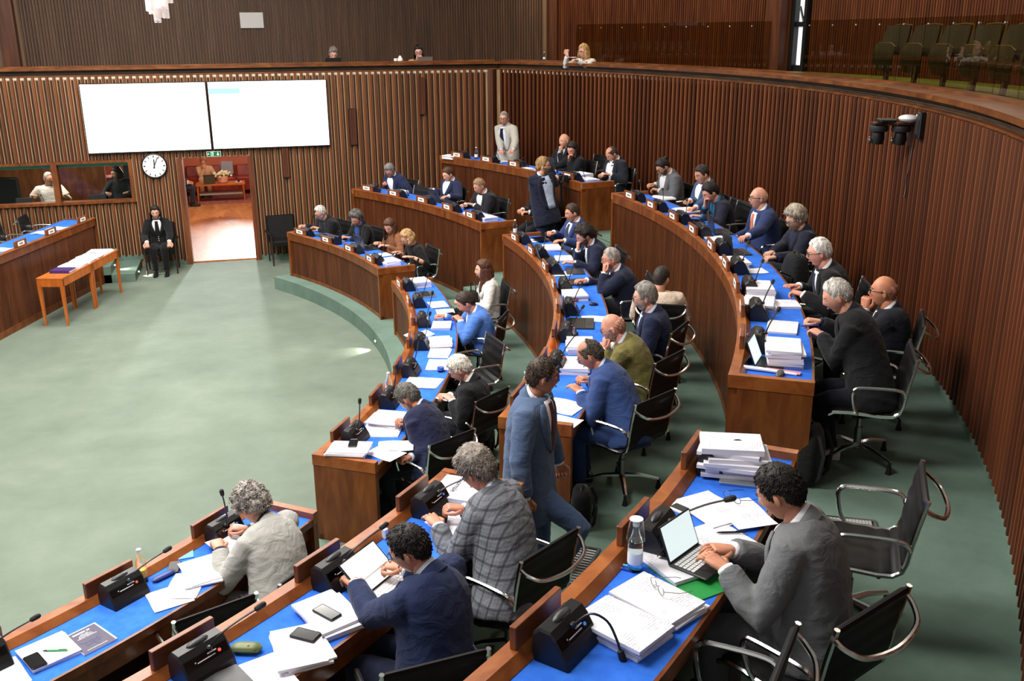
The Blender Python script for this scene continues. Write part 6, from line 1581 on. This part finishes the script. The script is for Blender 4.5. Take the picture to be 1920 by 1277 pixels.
# ================================================================== lobby
red = ramp_mat('red_leather', ['6b1a12', '8a2a1c', 'a03a26'], 4, rough=.4, detail=3, bump=.1)
root = empty('sofa', (8.0, 8.75, 0), PI, 'red leather sofa in the lobby behind the door', 'sofa')
b = MB(); b.box((0, 0, .26), (2.2, .8, .30), bev=.05); b.build('base', red, root, True)
for k in range(3): b = MB(); b.box((-.68+k*.68, .05, .42), (.67, .66, .12), bev=.04); b.build('seat_cushion', red, root, True); b = MB(); b.box((-.68+k*.68, -.30, .57), (.67, .18, .36), 0, Matrix.Rotation(R_(12), 3, 'X'), bev=.05); b.build('back_cushion', red, root, True)
for s in (-1, 1): b = MB(); b.box((s*1.12, .0, .40), (.18, .82, .48), bev=.06); b.build('armrest', red, root, True)
root = empty('coffee_table', (7.95, 7.55, 0), 0, 'orange wooden coffee table with lower shelf in the lobby', 'table')
b = MB(); b.box((0, 0, .45), (1.25, .55, .04), bev=.004); b.build('tabletop', M['tablewood'], root); b = MB(); b.box((0, 0, .20), (1.1, .45, .03)); b.build('shelf', plain('shelf_grey', 'a59a90', .5), root)
for x in (-.58, .58):
    for y in (-.23, .23): b = MB(); b.tube([(x, y, .44), (x*1.02, y*1.03, 0)], [.03, .018], 6); b.build('leg', M['tablewood'], root, True)
b = MB(); b.lathe((0, 0, 0), [(.10, 0), (.13, .02), (.14, .16), (.11, .17)], 14); root = empty('flower_bowl', (8.02, 7.55, .47), 0, 'bowl of white flowers on the lobby table', 'flowers'); b.build('bowl', plain('bowl_pink', 'd8a08a', .5), root, True)
rnd = random.Random(9); b = MB(); g_ = MB()
for k in range(60):
    a, r_ = rnd.uniform(0, 6.28), rnd.uniform(0, .19); b.ball((r_*math.cos(a)*1.3, r_*math.sin(a), .22+rnd.uniform(0, .12)-r_*.4), rnd.uniform(.02, .038), 6, 4)
    g_.tube([(0, 0, .14), (r_*math.cos(a)*1.2, r_*math.sin(a), .21)], .006, 4)
o = b.build('blossoms', plain('blossom', 'f4ecc8', .6), root, True); o['kind'] = 'stuff'; o = g_.build('stems', plain('stem_green', '54702c', .6), root); o['kind'] = 'stuff'
root = empty('box', (7.68, 7.42, .47), R_(6), 'dark olive box on the lobby table beside the flowers', 'box'); b = MB(); b.box((0, 0, .11), (.28, .14, .22), bev=.01); b.build('body', plain('box_olive', '3c3a26', .6), root); b = MB(); b.box((0, 0, .225), (.285, .145, .012)); b.build('lid', plain('box_olive2', '2c2b1c', .6), root)
root = empty('cup', (8.42, 7.45, .47), 0, 'dark cup on a white saucer on the lobby table', 'cup'); b = MB(); b.lathe((0, 0, 0), [(.04, 0), (.10, .012), (.10, .016), (.03, .01)], 14); b.build('saucer', M['white'], root, True); b = MB(); b.lathe((0, 0, .015), [(.025, 0), (.045, .06), (.04, .06)], 12); b.build('cup', M['black'], root, True)
b = MB(); b.box((0, 0, 0), (.34, .08, .36), bev=.03); o = b.build('cushion', plain('cushion_grey', '9aa0aa', .8), None, True); o.location = (8.12, 8.72, .70); o.rotation_euler = (R_(-12), 0, 0); tag(o, 'grey cushion on the red lobby sofa', 'cushion')
b = MB(); b.box((0, 0, .3), (.10, .25, .6), bev=.02); o = b.build('pedestal', plain('pedestal_cream', 'd8b48a', .6), None); o.location = (8.78, 7.75, 0); tag(o, 'cream pedestal at the right of the lobby sofa', 'pedestal')
person('person in dark trousers at the left of the lobby, mostly hidden by the door frame', V((6.85, 6.85, .46)), V((6.88, 6.85, 1.14)), 0, pitch=5, zf=0, top='2a2c34', hair=('short', '30241c'), legs='2c303c', hands=(None, None), knee_f=.42)
armchair('dark armchair at the left of the lobby, mostly hidden by the door frame', (6.88, 6.85, 0), R_(-90))
root = empty('lounge_chair', (6.0, 3.5, -.2), R_(200), 'crinkled red leather armchair seen through the booth window', 'armchair')
b = MB(); b.box((0, -.25, .85), (.9, .25, 1.3), bev=.08); b.build('backrest', red, root, True); b = MB(); b.box((0, .15, .5), (.9, .7, .3), bev=.06); b.build('seat', red, root, True)
area('lounge_lamp', (6.0, 4.2, 2.6), .6, 30, (1, .85, .75), target=(6.0, 3.4, .9))
# things in the booth
for lab, px, w, body in (('dark monitor behind the booth window, left of the man in the T-shirt', 45, .28, 'darkgrey'), ('dark monitor behind the right booth window', 184, .30, 'darkgrey')):
    q = at_y(px, 375, .36); root = empty('monitor', (q.x, .36, 1.21), 0, lab, 'monitor'); b = MB(); b.box((0, 0, .09), (w, .02, .13), bev=.005); b.build('screen', M[body], root); b = MB(); b.box((0, .02, .015), (.12, .08, .03)); b.build('foot', M['black'], root)
q = at_y(78, 372, .3); root = empty('desk_microphone', (q.x+.03, .30, 1.21), 0, 'gooseneck microphone in front of the man in the booth', 'microphone'); b = MB(); b.tube([(.01, 0, 0), (.0, 0, .12), (-.03, 0, .19)], .005, 6); b.build('gooseneck', M['black'], root); b = MB(); b.ball((-.033, 0, .2), (.014, .014, .02), 8, 6); b.build('microphone_head', M['black'], root, True)
q = at_y(10, 350, .9); root = empty('office_chair', (4.15, 1.0, .45), R_(160), 'dark chair behind the left booth window', 'chair'); b = MB(); b.box((0, -.2, .9), (.5, .08, .6), bev=.04); b.build('backrest', M['leather'], root, True); b = MB(); b.box((0, 0, .5), (.5, .48, .08), bev=.03); b.build('seat', M['leather'], root, True)
# ================================================================== bake the garments: one smooth surface each
def bake():
    for o, vox, it, amp, seed in REM:
        md = o.modifiers.new('r', 'REMESH'); md.mode = 'VOXEL'; md.voxel_size = vox; md.use_smooth_shade = True
        s = o.modifiers.new('s', 'SMOOTH'); s.factor = .5; s.iterations = it
    bpy.context.view_layer.update()
    dg = bpy.context.evaluated_depsgraph_get()
    new = [(o, bpy.data.meshes.new_from_object(o.evaluated_get(dg)), amp, seed) for o, vox, it, amp, seed in REM]
    for o, me, amp, seed in new:
        o.modifiers.clear(); old = o.data; o.data = me; me.name = old.name+'_baked'
        off = V((seed*3.1, seed*1.3, seed*.7))
        # cloth folds: real relief along the surface normal
        me.calc_loop_triangles()
        nr = [v.normal.copy() for v in me.vertices]
        for v, n_ in zip(me.vertices, nr):
            p = v.co
            w = noise.noise(V((p.x*9, p.y*9, p.z*13))+off)
            w2 = noise.noise(V((p.x*22, p.y*22, p.z*30))+off)
            v.co = p+n_*(amp*(1-2.6*abs(w))+amp*.35*w2)
        me.shade_smooth()
bake()

# lettering becomes mesh
bpy.context.view_layer.update(); dg = bpy.context.evaluated_depsgraph_get()
for o in [o for o in bpy.data.objects if o.type == 'FONT']:
    me = bpy.data.meshes.new_from_object(o.evaluated_get(dg)); n = bpy.data.objects.new(o.name, me); COL.objects.link(n)
    n.parent = o.parent; n.location = o.location; n.rotation_euler = o.rotation_euler; nm = o.name
    bpy.data.objects.remove(o); n.name = nm; n['kind'] = 'stuff'
